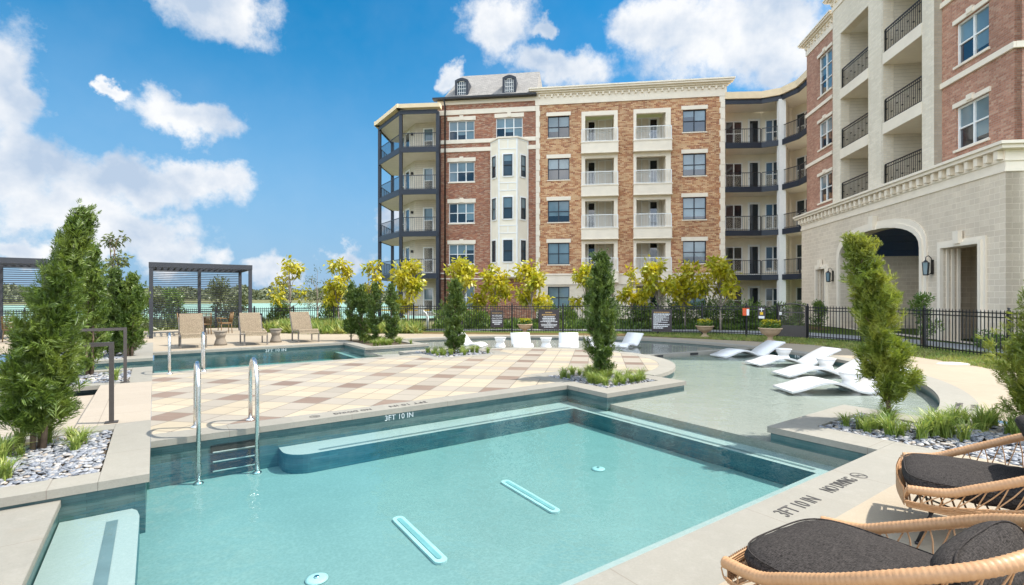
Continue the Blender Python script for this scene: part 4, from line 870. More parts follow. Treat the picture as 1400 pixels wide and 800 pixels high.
# stone frames with balconies
px0, px1, px2, px3 = T_(1138.5, YP), T_(1206, YP), T_(1261, YP), T_(1277, YP)
oa, ob = (T_(1149, YP), T_(1187, YP)), (T_(1207, YP), T_(1260.5, YP))
def frame_(x0, x1, zt, op, zo): 
    mb = MB(); mb.wall(rect(x0, x1, 6.521, zt), [rect(op[0], op[1], 6.53, zo)], YP, YP + .45)
    mb.quad((x0, YP, 6.52), (x0, YP, zt), (x0, 4, zt), (x0, 4, 6.52)); mb.quad((x1, YP, 6.52), (x1, 3, 6.52), (x1, 3, zt), (x1, YP, zt)); mb.build('stone_frame', M['limel'], rootB)
frame_(px0, T_(1205.5, YP), 17.0, oa, 15.45); frame_(px1, px3, 20.5, ob, 18.6)
mb = MB(); cornice(mb, px0, T_(1205, YP), 17.0, YP, .8); dentils(mb, px0 + .1, px1 - .1, 17.3, YP - .05, .36, .1, .16, .1); mb.build('cornice', M['cream'], rootB)
for (op, tops) in ((oa, (6.45, 9.35, 12.5)), (ob, (6.45, 9.45, 12.6, 15.7))):
    x0, x1 = op
    mb = MB(); mb.box(x0 - .3, x1 + .3, 1.9, 2.0, 6.5, 19); mb.box(x0 - .1, x0 - .003, .18, 1.9, 6.5, 19); mb.box(x1 + .003, x1 + .1, .18, 1.9, 6.5, 19); mb.build('recess_wall', M['siding'], rootB)
    for i, z in enumerate(tops):
        if i:
            mb = MB(); mb.box(x0 + .002, x1 - .002, YP - .02, 1.89, z - .5, z); mb.build('balcony_slab', M['cream'], rootB)
        railing(rootB, None, x0 + .03, x1 - .03, z + (.07 if i == 0 else 0), YP + .08, 1.08, 'black', .12, .009, True)
    mb = MB(); mb.box(x0, x1, YP + .45, 1.9, (15.46 if op is oa else 18.61), (15.6 if op is oa else 18.8)); mb.build('recess_ceiling', M['soffit'], rootB)
mb = MB(); mb.box(lx0, px1, .2, 10, 16.9, 17.0); mb.cut(); mb.box(px1, rx1, .5, 12, 19.8, 19.95); mb.build_cut('roof', M['cream'], rootB)
# lanterns (things hung on the wall)
def lantern(px, py, label):
    x = T_(px, YB - .2); z = B.z(px, py, YB - .2); r_ = empty('wall_lantern', B.p0 + B.ex * x + B.ey * (YB - .02) + Vector((0, 0, z)), B.a, label, 'lantern', 'lanterns on the stone wall')
    mb = MB(); mb.box(-.06, .06, -.03, 0, -.25, .3); mb.tube([(0, -.02, .2), (0, -.06, .38), (0, -.15, .46), (0, -.24, .40), (0, -.24, .26)], .016, 8); mb.lathe([(.13, .2), (.06, .26), (.02, .3)], (0, -.24, 0), 4, False); mb.lathe([(.09, -.3), (.1, -.26)], (0, -.24, 0), 4, False)
    for a in range(4): c, s = math.cos(a * math.pi / 2), math.sin(a * math.pi / 2); mb.tube([(.09 * c, -.24 + .09 * s, -.27), (.125 * c, -.24 + .125 * s, .2)], .012, 4)
    mb.tube([(0, -.03, -.2), (0, -.2, -.3)], .014, 6); mb.build('bracket', M['black'], r_)
    mb = MB(); mb.lathe([(.08, -.26), (.115, .19)], (0, -.24, 0), 4, False); mb.build('glass', M['gl_light'], r_)
lantern(1268, 366, 'black curved wall lantern right of the arch'); lantern(1134, 378, 'black curved wall lantern left of the arch by the small doorway')
# ================================================================== PLANTS
rng = np.random.default_rng(11)
def unit(a): return a / np.maximum(np.linalg.norm(a, axis=-1, keepdims=True), 1e-9)
def diamonds(P, D, L, w, fold=.35):
    """one leaf-sized folded quad per row: base P, direction D, length L, half width w"""
    n = len(P); S_ = unit(np.cross(D, rng.normal(size=(n, 3)))); Nn = unit(np.cross(D, S_)); L = np.broadcast_to(L, (n,))[:, None]; w = np.broadcast_to(w, (n,))[:, None]
    mid = P + D * L * .45 + Nn * w * fold
    v = np.stack([P, mid + S_ * w, P + D * L, mid - S_ * w], 1).reshape(-1, 3); f = np.arange(4 * n).reshape(-1, 4); return v, f
def leaf_obj(name, P, D, L, w, mat, parent=None):
    v, f = diamonds(P, unit(D), L, w); return link(name, np_mesh(name, v, f), mat, parent)
def frond_mesh(name, P, D, L, n=7, w=.006, mat=None, parent=None, droop=.12):
    N = len(P); D = unit(D); S_ = unit(np.cross(D, rng.normal(size=(N, 3)))); PP, DD, LL = [], [], []
    for i in range(n):
        t_ = i / n
        for sgn in (-1, 1):
            PP.append(P + D * (L * t_)[:, None]); d = D * .8 + S_ * sgn * .62 + rng.normal(size=(N, 3)) * .16; d[:, 2] -= droop; DD.append(unit(d)); LL.append(L * (.5 * (1 - t_) + .2))
    PP.append(P); DD.append(D); LL.append(L * 1.15)
    P2, D2, L2 = np.concatenate(PP), np.concatenate(DD), np.concatenate(LL); v, f = diamonds(P2, D2, L2, w + L2 * .024); return link(name, np_mesh(name, v, f), mat, parent)
def cedar(x, y, z0, h, r, lean, label, n, Ls, mat, prof, clear=.12, cat='tree', group=None, up=.55, nl=6, w=.005, name='cedar_tree'):
    root = empty(name, (x, y, z0), 0, label, cat, group)
    lean = np.array(lean)
    def ax(t_): t_ = np.asarray(t_); return np.stack([lean[0] * t_ ** 1.7, lean[1] * t_ ** 1.7, t_ * h], -1)
    mb = MB()
    for k in range(3 if r > .3 else 1):
        a = k * 2.1; o = .05 * (r > .3); mb.tube([(o * math.cos(a), o * math.sin(a), -.03)] + [tuple(ax(t_) + np.array([o * (1 + 2 * t_) * math.cos(a), o * (1 + 2 * t_) * math.sin(a), 0]) * (1 - t_)) for t_ in (.15, .35, .6, .85)], [.03, .026, .02, .012, .004], 7)
    for k in range(26):
        t_ = clear + (1 - clear) * random.random() * .85; a = random.random() * 6.28; c = ax(t_); rr = prof(t_) * r * .8
        mb.tube([tuple(c - np.array([0, 0, rr * .5])), tuple(c + np.array([math.cos(a) * rr, math.sin(a) * rr, rr * .5]))], [.009, .003], 5, cap=False)
    mb.build('trunk', M['bark'], root)
    # every frond belongs to one of many rising boughs, so the outline is uneven and gaps stay open
    nb = max(40, n // 30); bt = clear + (1 - clear) * rng.random(nb) ** .9; ba = rng.random(nb) * 2 * np.pi; bl = np.array([prof(v_) for v_ in bt]) * r * rng.uniform(.7, 1.22, nb) * (1 + .45 * (rng.random(nb) < .07))
    bd = unit(np.stack([np.cos(ba), np.sin(ba), up + rng.uniform(.1, .9, nb) + .9 * bt ** 2], -1)); bi = rng.integers(0, nb, n); q = rng.random(n) ** .6
    P = ax(bt[bi] - .05) + bd[bi] * (bl[bi] * q)[:, None] / np.maximum(.45, np.linalg.norm(bd[bi][:, :2], axis=1))[:, None] + rng.normal(size=(n, 3)) * (.028 + .05 * r)
    t_ = bt[bi]; D = bd[bi] + rng.normal(size=(n, 3)) * .42 + np.array([lean[0], lean[1], 0]) / h * 1.4 * t_[:, None]
    L = Ls * (.7 + .6 * rng.random(n)) * (1.12 - .62 * t_); frond_mesh('crown', P - unit(D) * (L * .6)[:, None], D, L, nl, w, mat, root); return root
pyr = lambda t_: max(.04, (1 - t_) ** .75 * min(1, .55 + t_ * 2.2))
colp = lambda t_: max(.06, min(1, .6 + t_ * 2.5) * (1 - max(0, t_ - .55) / .45) ** .75)
cedar(-5.16, 5.5, -.03, 2.70, .37, (.50, .05), 'large bushy cedar in the pebble bed at the left edge of the near pool', 4000, .165, M['cedar'], pyr, .11, nl=8, w=.003)
cedar(4.98, 6.66, -.03, 2.54, .29, (-.55, .0), 'bright cedar leaning left beside the white loungers at the right', 3700, .16, M['cedar2'], lambda t_: max(.05, min(1, .7 + t_ * 1.6) * (1 - max(0, t_ - .3) / .7) ** .55), .14, nl=8, w=.003)
cedar(6.33, 6.05, -.03, 2.2, .42, (.2, .0), 'bright cedar cut by the right edge of the picture behind the wicker chair', 4000, .15, M['cedar2'], pyr, .1, nl=8, w=.003)
p = W(7.35, .2); cedar(p.x, p.y, -.03, 2.64, .30, (.06, 0), 'slim dark cedar column in the square planter at the pool corner', 3600, .14, M['column'], colp, .1, w=.005)
p = W(7.2, 5.95); cedar(p.x, p.y, -.03, 2.2, .28, (.03, 0), 'slim dark cedar column in the far square planter of the patio', 2800, .14, M['column'], colp, .1, nl=5, w=.007)
for i, ((u_, v_), h_, d_) in enumerate((((6.0, 11.7), 2.25, 'leftmost'), ((6.35, 11.45), 2.15, 'second from the left'), ((6.55, 10.75), 2.2, 'third from the left'), ((7.05, 10.35), 2.2, 'rightmost'))):
    p = W(u_, v_); cedar(p.x, p.y, -.03, h_, .26, (.04 * (-1) ** i, 0), d_ + ' of the four narrow cedars in the planter by the far pool', 1500, .15, M['column'], colp, .06, group='narrow cedars by the far pool', nl=4, w=.009)
for i, (x, y, h_, r_, lab, mt) in enumerate(((-8.95, 10.7, 2.85, .40, 'broad cedar just behind the black handrails', 'cedar'), (-11.0, 13.9, 2.5, .36, 'dark cedar at the left end of the far pool, left one of two', 'column'), (-10.55, 13.95, 2.35, .34, 'green cedar at the left end of the far pool, right one of two', 'cedar'))):
    cedar(x, y, -.03, h_, r_, (.06, 0), lab, 2400, .16, M[mt], colp if i else pyr, .08, nl=5, w=.007)

def limb(mb, p, q, r0, r1, bend=.1):
    p, q = Vector(p), Vector(q); m_ = (p + q) / 2 + Vector((random.uniform(-1, 1), random.uniform(-1, 1), random.uniform(-.5, 1))) * bend * (q - p).length; mb.tube([p, m_, q], [r0, (r0 + r1) / 2, r1], 6, cap=False)
def young_tree(name, x, y, h, cw, n, label, mat, group=None, leaf=.17, clear=.27, bark='barkg', sparse=1.0, droop=.5, ncl=26):
    z0 = terr(x, y); root = empty(name, (x, y, z0), random.random() * 6, label, 'tree', group); mb = MB(); fork = h * clear
    mb.tube([(0, 0, -.1), (.02, .01, fork * .5), (0, 0, fork)], [.055, .045, .038], 8); tips = []
    tall = random.uniform(.75, 1.15)
    for k in range(11):
        a = k * 2.4 + random.random(); f = random.uniform(.12, .9); rr = cw * .5 * (1 - .62 * f) * random.uniform(.55, 1.0) * tall; zz = fork + (h - fork) * f; q = Vector((rr * math.cos(a), rr * math.sin(a), zz)); limb(mb, (0, 0, fork * random.uniform(.8, 1.0) + (zz - fork) * .35), q, .022, .008); tips.append(q)
        for j in range(2):
            b = a + random.uniform(-1.4, 1.4); w_ = random.uniform(.05, .16) * cw; s_ = q + Vector((w_ * math.cos(b), w_ * math.sin(b), random.uniform(-.12, .2) * (h - fork) * .5)); limb(mb, q, s_, .009, .004); tips.append(s_)
    top = Vector((0, 0, h - .12)); limb(mb, (0, 0, fork), top, .028, .006); tips += [top, top * .93]
    mb.build('trunk', M[bark], root)
    random.shuffle(tips); tips = tips[:ncl]; C = np.array([tuple(t_) for t_ in tips]); idx = rng.integers(0, len(C), n); sg = cw * .075
    P = C[idx] + rng.normal(size=(n, 3)) * np.array([sg, sg, sg * .95]); D = unit(P - C[idx]) * .7 + rng.normal(size=(n, 3)) * .5; D[:, 2] -= droop
    leaf_obj('crown', P, D, leaf * (.7 + .6 * rng.random(n)), leaf * .24, M[mat], root); return root
YT = [(397, 27, 356, 56, 520, 'thin sparse yellow-leaved tree by the beige loungers', 'yellow2'), (463, 25.5, 358, 50, 900, 'yellow-leaved young tree rising behind the leftmost narrow cedar', 'yellow2'), (507, 26.5, 356, 44, 620, 'yellow-leaved young tree rising between the narrow cedars', 'yellow2'),
      (558, 25, 357, 58, 1250, 'yellow-leaved young tree in front of the dark angled porch', 'yellow2'), (632, 25.5, 355, 58, 1250, 'yellow-leaved young tree in front of the red brick wall, behind a cedar', 'yellow2'), (676, 26, 363, 50, 1000, 'yellow-leaved young tree below the left side of the bay window', 'yellow'),
      (727, 25, 361, 64, 1250, 'yellow-leaved young tree right of the bay window beside the middle dark sign', 'yellow'), (803, 25.5, 361, 54, 1000, 'yellow-leaved young tree just left of the tall cedar column', 'yellow'), (864, 27, 368, 42, 700, 'smaller yellow-leaved tree just right of the tall cedar column', 'yellow'),
      (900, 25, 357, 62, 1300, 'yellow-leaved young tree above the rightmost dark sign', 'yellow'), (937, 25.8, 362, 56, 1000, 'yellow-leaved young tree crowding in right of the rightmost dark sign', 'yellow'), (985, 24.6, 356, 68, 1350, 'yellow-leaved young tree nearest the gate', 'yellow')]
for (px, Y, yt, wpx, n, lab, mt) in YT:
    x = (px - 700) / F * Y; z = terr(x, Y); h_ = H + (HY - yt) * Y / F - z; young_tree('yellow_tree', x, Y, h_, .80 * wpx * Y / F, int(n * .95), lab, mt, 'yellow young trees along the fence', .25)
young_tree('slender_tree', -11.6, 14.6, 3.5, 1.0, 420, 'tall thin-leaved tree rising above the left cedars', 'shrub2', leaf=.13, clear=.5, bark='bark', ncl=18)
young_tree('grey_tree', -10.6, 27.5, 3.3, 1.5, 380, 'thin grey leafless-looking tree behind the fence by the lake', 'shrub2', leaf=.10, bark='barkg', ncl=30)

def bush(name, x, y, h, w, n, label, mat, leaf=.14, group=None, cone=False, z0=None, cat='shrub'):
    root = empty(name, (x, y, terr(x, y) if z0 is None else z0), random.random() * 6, label, cat, group)
    k = 14; C = np.stack([rng.normal(size=k) * w * .22, rng.normal(size=k) * w * .22, h * (.25 + .6 * rng.random(k))], -1)
    if cone: C[:, :2] *= (1.25 - C[:, 2:3] / h)
    idx = rng.integers(0, k, n); d = unit(rng.normal(size=(n, 3))); P = C[idx] + d * (w * .24 * rng.random(n) ** .4)[:, None]; P[:, 2] = np.abs(P[:, 2])
    leaf_obj('foliage', P, d + np.array([0, 0, .35]) + rng.normal(size=(n, 3)) * .35, leaf * (.6 + .7 * rng.random(n)), leaf * .2, M[mat], root)
    mb = MB()
    for c in C: mb.tube([(0, 0, -.05), tuple(c)], [.012, .004], 4, cap=False)
    mb.build('stems', M['bark'], root); return root
for (px, Y, yt, wpx, mt, lab) in ((174, 30, 388, 50, 'shrub2', 'pale willowy bush beside the left bollard light'), (236, 27.5, 392, 34, 'shrub', 'green bush seen through the left half of the slatted screen'), (215, 29, 398, 40, 'shrub2', 'olive bush seen through the slats by the left pergola post'),
                             (300, 28, 376, 44, 'shrub2', 'tall olive bush seen through the right half of the slatted screen'), (322, 29, 400, 40, 'shrub2', 'low olive bush by the right pergola posts'), (384, 28, 400, 26, 'shrub', 'dark green bush under the sparse yellow tree'), (452, 28, 404, 30, 'shrub', 'dark green bush by the fence left of the narrow cedars')):
    x = (px - 700) / F * Y; h_ = H + (HY - yt) * Y / F - terr(x, Y); bush('bush', x, Y, h_, wpx * Y / F, 1500, lab, mt, .16, cone=True)
hed = [(-3.3, 28.6, 1.2, 1.6), (-1.8, 27.9, .9, 1.5), (1.9, 27.6, 1.35, 1.3), (3.1, 28.3, 1.0, 1.5), (5.2, 27.6, 1.25, 1.9), (7.0, 27.2, 1.2, 1.7), (8.7, 27.0, 1.55, 2.0), (10.6, 26.6, 1.6, 2.2), (12.2, 26.5, 1.4, 1.9), (13.6, 26.6, 1.2, 1.6)]
nm = ['behind the left dark sign', 'between the left and middle signs', 'right of the middle sign', 'left of the tall cedar column', 'right of the tall cedar column', 'left of the rightmost dark sign', 'right of the rightmost dark sign', 'under the yellow tree nearest the gate', 'left of the fence gate with the red notice', 'behind the red notice by the gate']
for (x, y, h_, w_), l in zip(hed, nm): bush('shrub', x, y, h_, w_, 1500, 'leafy green shrub beyond the fence ' + l, 'shrub', .17, 'shrubs along the building')
for i, (pt, h_, lab) in enumerate((((14.1, 17.35), 2.0, 'dark conical shrub right of the arch against the stone wall'), ((14.9, 24.5), 1.6, 'dark conical shrub at the small doorway'), ((16.1, 28.2), 1.4, 'dark shrub at the left end of the stone building'))):
    bush('conical_shrub', pt[0], pt[1], h_, .8, 1600, lab, 'shrub', .1, cone=True)
for i, y in enumerate((13.6, 14.5, 15.4, 16.2)): bush('low_shrub', 13.96 + .1352 * y - .95, y, .5, .8, 500, ('first', 'second', 'third', 'fourth')[i] + ' low dark shrub from the right along the stone wall', 'shrub', .1, 'low shrubs along the stone wall')

# ground cover, counted by nobody
def scatter_poly(poly, n):
    xs = [p[0] for p in poly]; ys = [p[1] for p in poly]; out = []
    while len(out) < n:
        p = (random.uniform(min(xs), max(xs)), random.uniform(min(ys), max(ys)))
        if inside(p, poly): out.append(p)
    return np.array(out)
def cover(name, poly, n, hh, leaf, mat, label, z0=None, wv=.08):
    q = scatter_poly(poly, n); hm = .55 + .45 * np.sin(q[:, 0] * 2.3 + 1) * np.sin(q[:, 1] * 3.1)
    z = np.array([terr(a, b) if z0 is None else z0 for a, b in q]); P = np.stack([q[:, 0], q[:, 1], z + rng.random(n) * hh * hm], -1); D = rng.normal(size=(n, 3)) * .5 + np.array([0, 0, .8])
    o = leaf_obj(name, P, D, leaf * (.6 + .8 * rng.random(n)), leaf * wv, M[mat]); tag(o, label, 'ground cover', kind='stuff'); return o
cover('ground_cover', [(-4.2, 26.4), (14.5, 25.3), (15.2, 28), (-4.2, 29)], 14000, .42, .2, 'shrub', 'low leafy ground cover along the foot of the building', wv=.2)
cover('lake_grass', [(-11.2, 22.9), (-8.7, 21.9), (-4.2, 22.3), (-4.4, 24.6), (-9, 26.5), (-12, 27)], 11000, .3, .42, 'grass', 'long green grass between the deck and the lake fence')
cover('bank_grass', [(-24, 21.5), (-17.8, 24), (-15.3, 27), (-11.5, 26), (-12, 32), (-30, 34)], 8000, .2, .45, 'shrub2', 'rough grass on the bank left of the pergola')
cover('mulch_grass', [(8.9, 18.3), (10.1, 17.0), (10.95, 14.2), (10.85, 10.6), (10.5, 8), (12.3, 8.5), (12.8, 13), (12.7, 15.6), (12.1, 17.7), (11.2, 19.5), (9.9, 20.9), (5.5, 21.9), (5.6, 20.7)], 13000, .05, .10, 'grass', 'thin dry grass growing in the mulch by the fence', z0=-.03)
cover('lawn_grass', [(12.9, 8), (13.9, 12), (13.5, 17.8), (12.9, 17.2), (13.1, 13), (12.7, 8)], 6000, .03, .10, 'grass', 'mown lawn strip behind the right fence', z0=-.035)
# far shore wood
n = 60000; th = rng.uniform(R(-62), R(8), n); d = rng.uniform(390, 470, n); X = d * np.sin(th); Yv = d * np.cos(th); q = -.5 * X + .866 * Yv
hm = 2.3 + 2.2 * np.sin(th * 60) * np.sin(th * 23 + 1) + 1.6 * np.sin(th * 151); Z = np.array([terr(a, b) for a, b in zip(X, Yv)]) + rng.random(n) * np.maximum(.8, hm)
k_ = q > 360; P = np.stack([X, Yv, Z], -1)[k_]; o = leaf_obj('far_wood', P, rng.normal(size=P.shape), 2.0 * (.6 + .8 * rng.random(len(P))), .8, M['wood']); tag(o, 'low olive wood along the far shore of the lake', 'wood', kind='stuff')

# grass tufts: three tuft shapes, each copied
def tuft_mesh(nb, h, spread):
    V_, F_ = [], []
    for _ in range(nb):
        a = random.random() * 6.28; sp = spread * random.uniform(.25, 1); hh = h * random.uniform(.6, 1.1); b0 = Vector((random.gauss(0, .025), random.gauss(0, .025), 0)); w = random.uniform(.004, .0075); sd_ = Vector((-math.sin(a), math.cos(a), 0)) * w; pr = None
        for i in range(5):
            t_ = i / 4; p = b0 + Vector((math.cos(a) * sp * t_ ** 1.6, math.sin(a) * sp * t_ ** 1.6, hh * (t_ - .42 * t_ ** 3))); ww = sd_ * (1 - t_ ** 2 + .05); V_ += [tuple(p - ww), tuple(p + ww)]
            if i: n0 = len(V_) - 4; F_.append((n0, n0 + 1, n0 + 3, n0 + 2))
    me = bpy.data.meshes.new('grass_tuft'); me.from_pydata(V_, [], F_); me.update(); me.materials.append(M['grass']); return me
TM = [tuft_mesh(70, .46, .30), tuft_mesh(56, .40, .26), tuft_mesh(90, .50, .34)]
def tufts(pts, label, group, s=1.0):
    for (u_, v_) in pts:
        o = bpy.data.objects.new('grass_tuft', random.choice(TM)); COL.objects.link(o); o.location = W(u_, v_, -.03); o.rotation_euler = (random.uniform(-.1, .1), random.uniform(-.1, .1), random.random() * 6.28); k = s * random.uniform(.75, 1.2); o.scale = (k, k, k * random.uniform(.85, 1.1)); tag(o, label, 'grass tuft', group)
def rnd(n, a0, a1, b0, b1): return [(random.uniform(a0, a1), random.uniform(b0, b1)) for _ in range(n)]
tufts(rnd(30, -2.2, -1.05, -.7, .8) + [(-.62, .35), (-.66, .1), (-.75, .62), (-.95, .55)], 'green grass tuft among the pebbles under the large left cedar', 'grass tufts in the left pebble bed', .8)
tufts([(7.2, -4.3), (7.15, -4.55), (7.45, -4.45)] + rnd(60, 7.5, 9.1, -7.6, -5.0) + rnd(12, 7.2, 8.0, -5.2, -4.4), 'green grass tuft in the pebble bed behind the wicker chairs', 'grass tufts in the right pebble bed', .85)
tufts(rnd(46, 6.75, 8.0, -.5, .95), 'green grass tuft around the cedar in the near square planter', 'grass tufts in the near square planter', .75)
tufts(rnd(22, 6.4, 8.0, 5.25, 6.75), 'green grass tuft around the cedar in the far square planter', 'grass tufts in the far square planter', .75)
tufts(rnd(30, 6.0, 7.35, 9.25, 11.9), 'green grass tuft under the four narrow cedars', 'grass tufts under the narrow cedars', .8)
tufts(rnd(12, -2.6, -.6, 5.4, 7.0) + rnd(8, -2.2, -.8, 10, 12.5), 'green grass tuft in the beds behind the black handrails', 'grass tufts behind the handrails', .9)
# pebbles
bm_ = None
import bmesh
bm_ = bmesh.new(); bmesh.ops.create_icosphere(bm_, subdivisions=2, radius=1); IV = np.array([v.co[:] for v in bm_.verts]); IF = np.array([[v.index for v in f.verts] for f in bm_.faces]); bm_.free()
t = NT('mixed_pebbles'); cr = t.N.new('ShaderNodeValToRGB'); t.L.new(t.rand(), cr.inputs[0]); e = cr.color_ramp.elements; e[0].color = (.05, .06, .08, 1); e[1].color = (.42, .40, .36, 1)
for pz, c in ((.25, (.10, .115, .145, 1)), (.5, (.17, .18, .20, 1)), (.75, (.26, .26, .265, 1)), (.9, (.22, .17, .12, 1))): q = e.new(pz); q.color = c
t.set('Base Color', t.mix(t.rng(t.noise(60, 4), .35, .7, 0, .35), cr.outputs[0], (.5, .5, .5))); t.set('Roughness', .6); M['peb'] = t.mat
def pebbles(name, poly, n, r, label, lowdet=False):
    q = scatter_poly(poly, n); V_, F_ = [], []; m_ = len(IV)
    s = r * rng.uniform(.6, 1.25, (n, 1)); sc3 = np.concatenate([s * rng.uniform(1.0, 1.5, (n, 1)), s, s * rng.uniform(.35, .55, (n, 1))], 1)
    a = rng.random(n) * 6.28; ca, sa = np.cos(a), np.sin(a); tl = rng.normal(size=(n, 2)) * .22
    v = IV[None] * sc3[:, None]; v = v + rng.normal(size=v.shape) * .0006
    x = v[..., 0] * ca[:, None] - v[..., 1] * sa[:, None]; y = v[..., 0] * sa[:, None] + v[..., 1] * ca[:, None]; z = v[..., 2] + x * tl[:, :1] + y * tl[:, 1:]
    z = z + (-.035 + rng.random(n) * .028)[:, None]
    V_ = np.stack([x + q[:, :1], y + q[:, 1:2], z], -1).reshape(-1, 3); F_ = (IF[None] + (np.arange(n) * m_)[:, None, None]).reshape(-1, 3)
    me = np_mesh(name, V_, F_); smooth(me); o = link(name, me, M['peb']); tag(o, label, 'pebbles', kind='stuff')
pebbles('pebbles', uvp([(-1.5, -.94), (-.40, -.94), (-.40, .88), (-1.0, .88), (-1.3, 0)]), 1500, .024, 'grey river pebbles in the near left planter')
pebbles('pebbles', uvp([(6.93, -4.11), (8.15, -4.11), (8.15, -5.2), (9.1, -5.4), (9.1, -7.2), (6.93, -7.2)]), 3300, .028, 'grey river pebbles in the right planter by the wicker chairs')
pebbles('pebbles', uvp([(6.68, -.64), (8.08, -.64), (8.08, 1.02), (6.68, 1.02)]), 1500, .025, 'grey river pebbles in the near square planter')
pebbles('pebbles', uvp([(6.32, 5.17), (8.08, 5.17), (8.08, 6.83), (6.32, 6.83)]), 800, .034, 'grey river pebbles in the far square planter')
pebbles('pebbles', uvp([(-2.2, 5.32), (-.4, 5.32), (-.4, 7.15), (-2.2, 7.15)]), 700, .04, 'pale pebbles in the bed behind the handrails')
pebbles('pebbles', uvp([(-2.2, 9.87), (-.63, 9.87), (-.63, 12.9), (-2.2, 12.9)]), 600, .045, 'pale pebbles in the bed at the end of the far pool')
# ================================================================== OBJECTS
def arcpts(c, r, a0, a1, n, ex, ez):
    return [c + ex * (r * math.cos(R(a0 + (a1 - a0) * i / n))) + ez * (r * math.sin(R(a0 + (a1 - a0) * i / n))) for i in range(n + 1)]
# ---- pool handrails (stainless)
def handrail(u_, v0, v1, foot, hgt, label, group):
    root = empty('pool_handrail', W(u_, v0, 0), 0, label, 'handrail', group); base = W(u_, v0, 0)
    a = Vector((0, 0, 0)); b = W(u_, v1) - base; ex = b.normalized(); r_ = b.length / 2; c = ex * r_ + Vector((0, 0, hgt - r_)); up = Vector((0, 0, 1))
    pts = [a, Vector((0, 0, hgt * .4))] + arcpts(c, r_, 180, 0, 18, ex, up) + [b + up * .2, b + up * foot]
    mb = MB(); mb.tube(pts, .0245, 14); mb.build('rail', M['steel'], root)
    for p in (a, b + up * foot): mb = MB(); mb.lathe([(.055, .002), (.055, .012), (.03, .03), (.026, .031)], tuple(p), 20); mb.build('base_flange', M['steel'], root)
    return root
handrail(.46, .40, -.12, FZ, .84, 'stainless handrail at the near pool steps, left one of the pair', 'near pool handrails')
handrail(1.08, .42, -.12, FZ, .84, 'stainless handrail at the near pool steps, right one of the pair', 'near pool handrails')
handrail(.30, 5.82, 6.32, FZ, .84, 'stainless handrail at the far pool, left one of the pair', 'far pool handrails')
handrail(.92, 5.82, 6.32, FZ, .84, 'stainless handrail at the far pool, right one of the pair', 'far pool handrails')
# ---- square black stair handrails
def stairrail(v_, label):
    root = empty('stair_handrail', W(-.42, v_, 0), UVANG, label, 'handrail', 'black stair handrails'); mb = MB(); w = .026
    mb.box(-w, w, -w, w, 0, 1.0); mb.build('post', M['bronze'], root)
    mb = MB(); mb.box(-.62, w, -w, w, 1.0, 1.05); mb.quad; 
    pr = [(-.62, 1.0), (-.62, 1.05), (-1.5, .62), (-1.5, .57)]
    mb.flat(pr, [], lambda a, b: (a, -w, b)); mb.flat(pr, [], lambda a, b: (a, w, b)); mb.sides(pr, lambda a, b: (a, -w, b), lambda a, b: (a, w, b)); mb.build('top_rail', M['bronze'], root)
    mb = MB(); mb.box(-1.5, -1.45, -w, w, -.17, .60); mb.build('lower_post', M['bronze'], root)
    mb = MB(); mb.box(-.07, .07, -.06, .06, .0, .012); mb.build('base_plate', M['bronze'], root)
stairrail(1.33, 'square black metal stair handrail, nearer one, beside the large left cedar'); stairrail(5.08, 'square black metal stair handrail, farther one, before the far pool')

# ---- fence with gate
def resample(pts, step):
    out = [Vector(pts[0])]; 
    for a, b in zip(pts, pts[1:]):
        a, b = Vector(a), Vector(b); n = max(1, round((b - a).length / step)); out += [a.lerp(b, i / n) for i in range(1, n + 1)]
    return out
FH = 1.24
def fence(pts, label, skip=None):
    P = resample(pts, 2.4); root = empty('metal_fence', P[0], 0, label, 'fence', 'black picket fence around the pool deck'); o = P[0]
    for p in P: mb = MB(Matrix.Translation(p - o)); mb.box(-.035, .035, -.035, .035, -.1, FH + .03); mb.lathe([(.045, FH + .03), (.045, FH + .045), (.02, FH + .06), (.038, FH + .09), (.02, FH + .12)], n=10); mb.build('post', M['black'], root)
    for a, b in zip(P, P[1:]):
        mb = MB(); d = (b - a); L_ = d.length; ang = math.atan2(d.y, d.x); xf = Matrix.Translation(a - o) @ Matrix.Rotation(ang, 4, 'Z'); sl = d.z / L_
        def pt(x, y, z): return xf @ Vector((x, y, z + sl * x))
        n = int((L_ - .1) / .105)
        for zz in (.10, FH - .16, FH - .05):
            pts_ = [pt(.035, -.014, zz), pt(L_ - .035, -.014, zz), pt(L_ - .035, .014, zz), pt(.035, .014, zz)]
            i = [mb.V(p) for p in pts_] + [mb.V(p + Vector((0, 0, .032))) for p in pts_]
            for f in ((0, 3, 2, 1), (4, 5, 6, 7), (0, 1, 5, 4), (1, 2, 6, 5), (2, 3, 7, 6), (3, 0, 4, 7)): mb.face([i[k] for k in f])
        for k in range(1, n):
            x = L_ * k / n; c = pt(x, -.0, 0); mb.xf = Matrix.Translation(c) @ Matrix.Rotation(ang, 4, 'Z'); mb.box(-.009, .009, -.009, .009, .04, FH - .01); t0 = len(mb.v)
            q = [mb.V(v) for v in ((-.011, -.011, FH - .01), (.011, -.011, FH - .01), (.011, .011, FH - .01), (-.011, .011, FH - .01), (0, 0, FH + .06))]
            for f in ((0, 1, 4), (1, 2, 4), (2, 3, 4), (3, 0, 4)): mb.face([q[k_] for k_ in f])
            mb.xf = None
        mb.build('picket_panel', M['black'], root)
    return root
g0, g1 = Vector((10.7, 20.35, 0)), Vector((11.42, 19.5, 0))
fence(FENCE[:8] + [tuple(g0)], 'long black picket fence left of the gate, running back towards the lake'); fence([tuple(g1)] + FENCE[9:], 'black picket fence right of the gate, coming forward past the stone building')
d = g1 - g0; ang = math.atan2(d.y, d.x); L_ = d.length; root = empty('fence_gate', g0, ang, 'bronze gate with arched top and mesh in the black picket fence', 'gate')
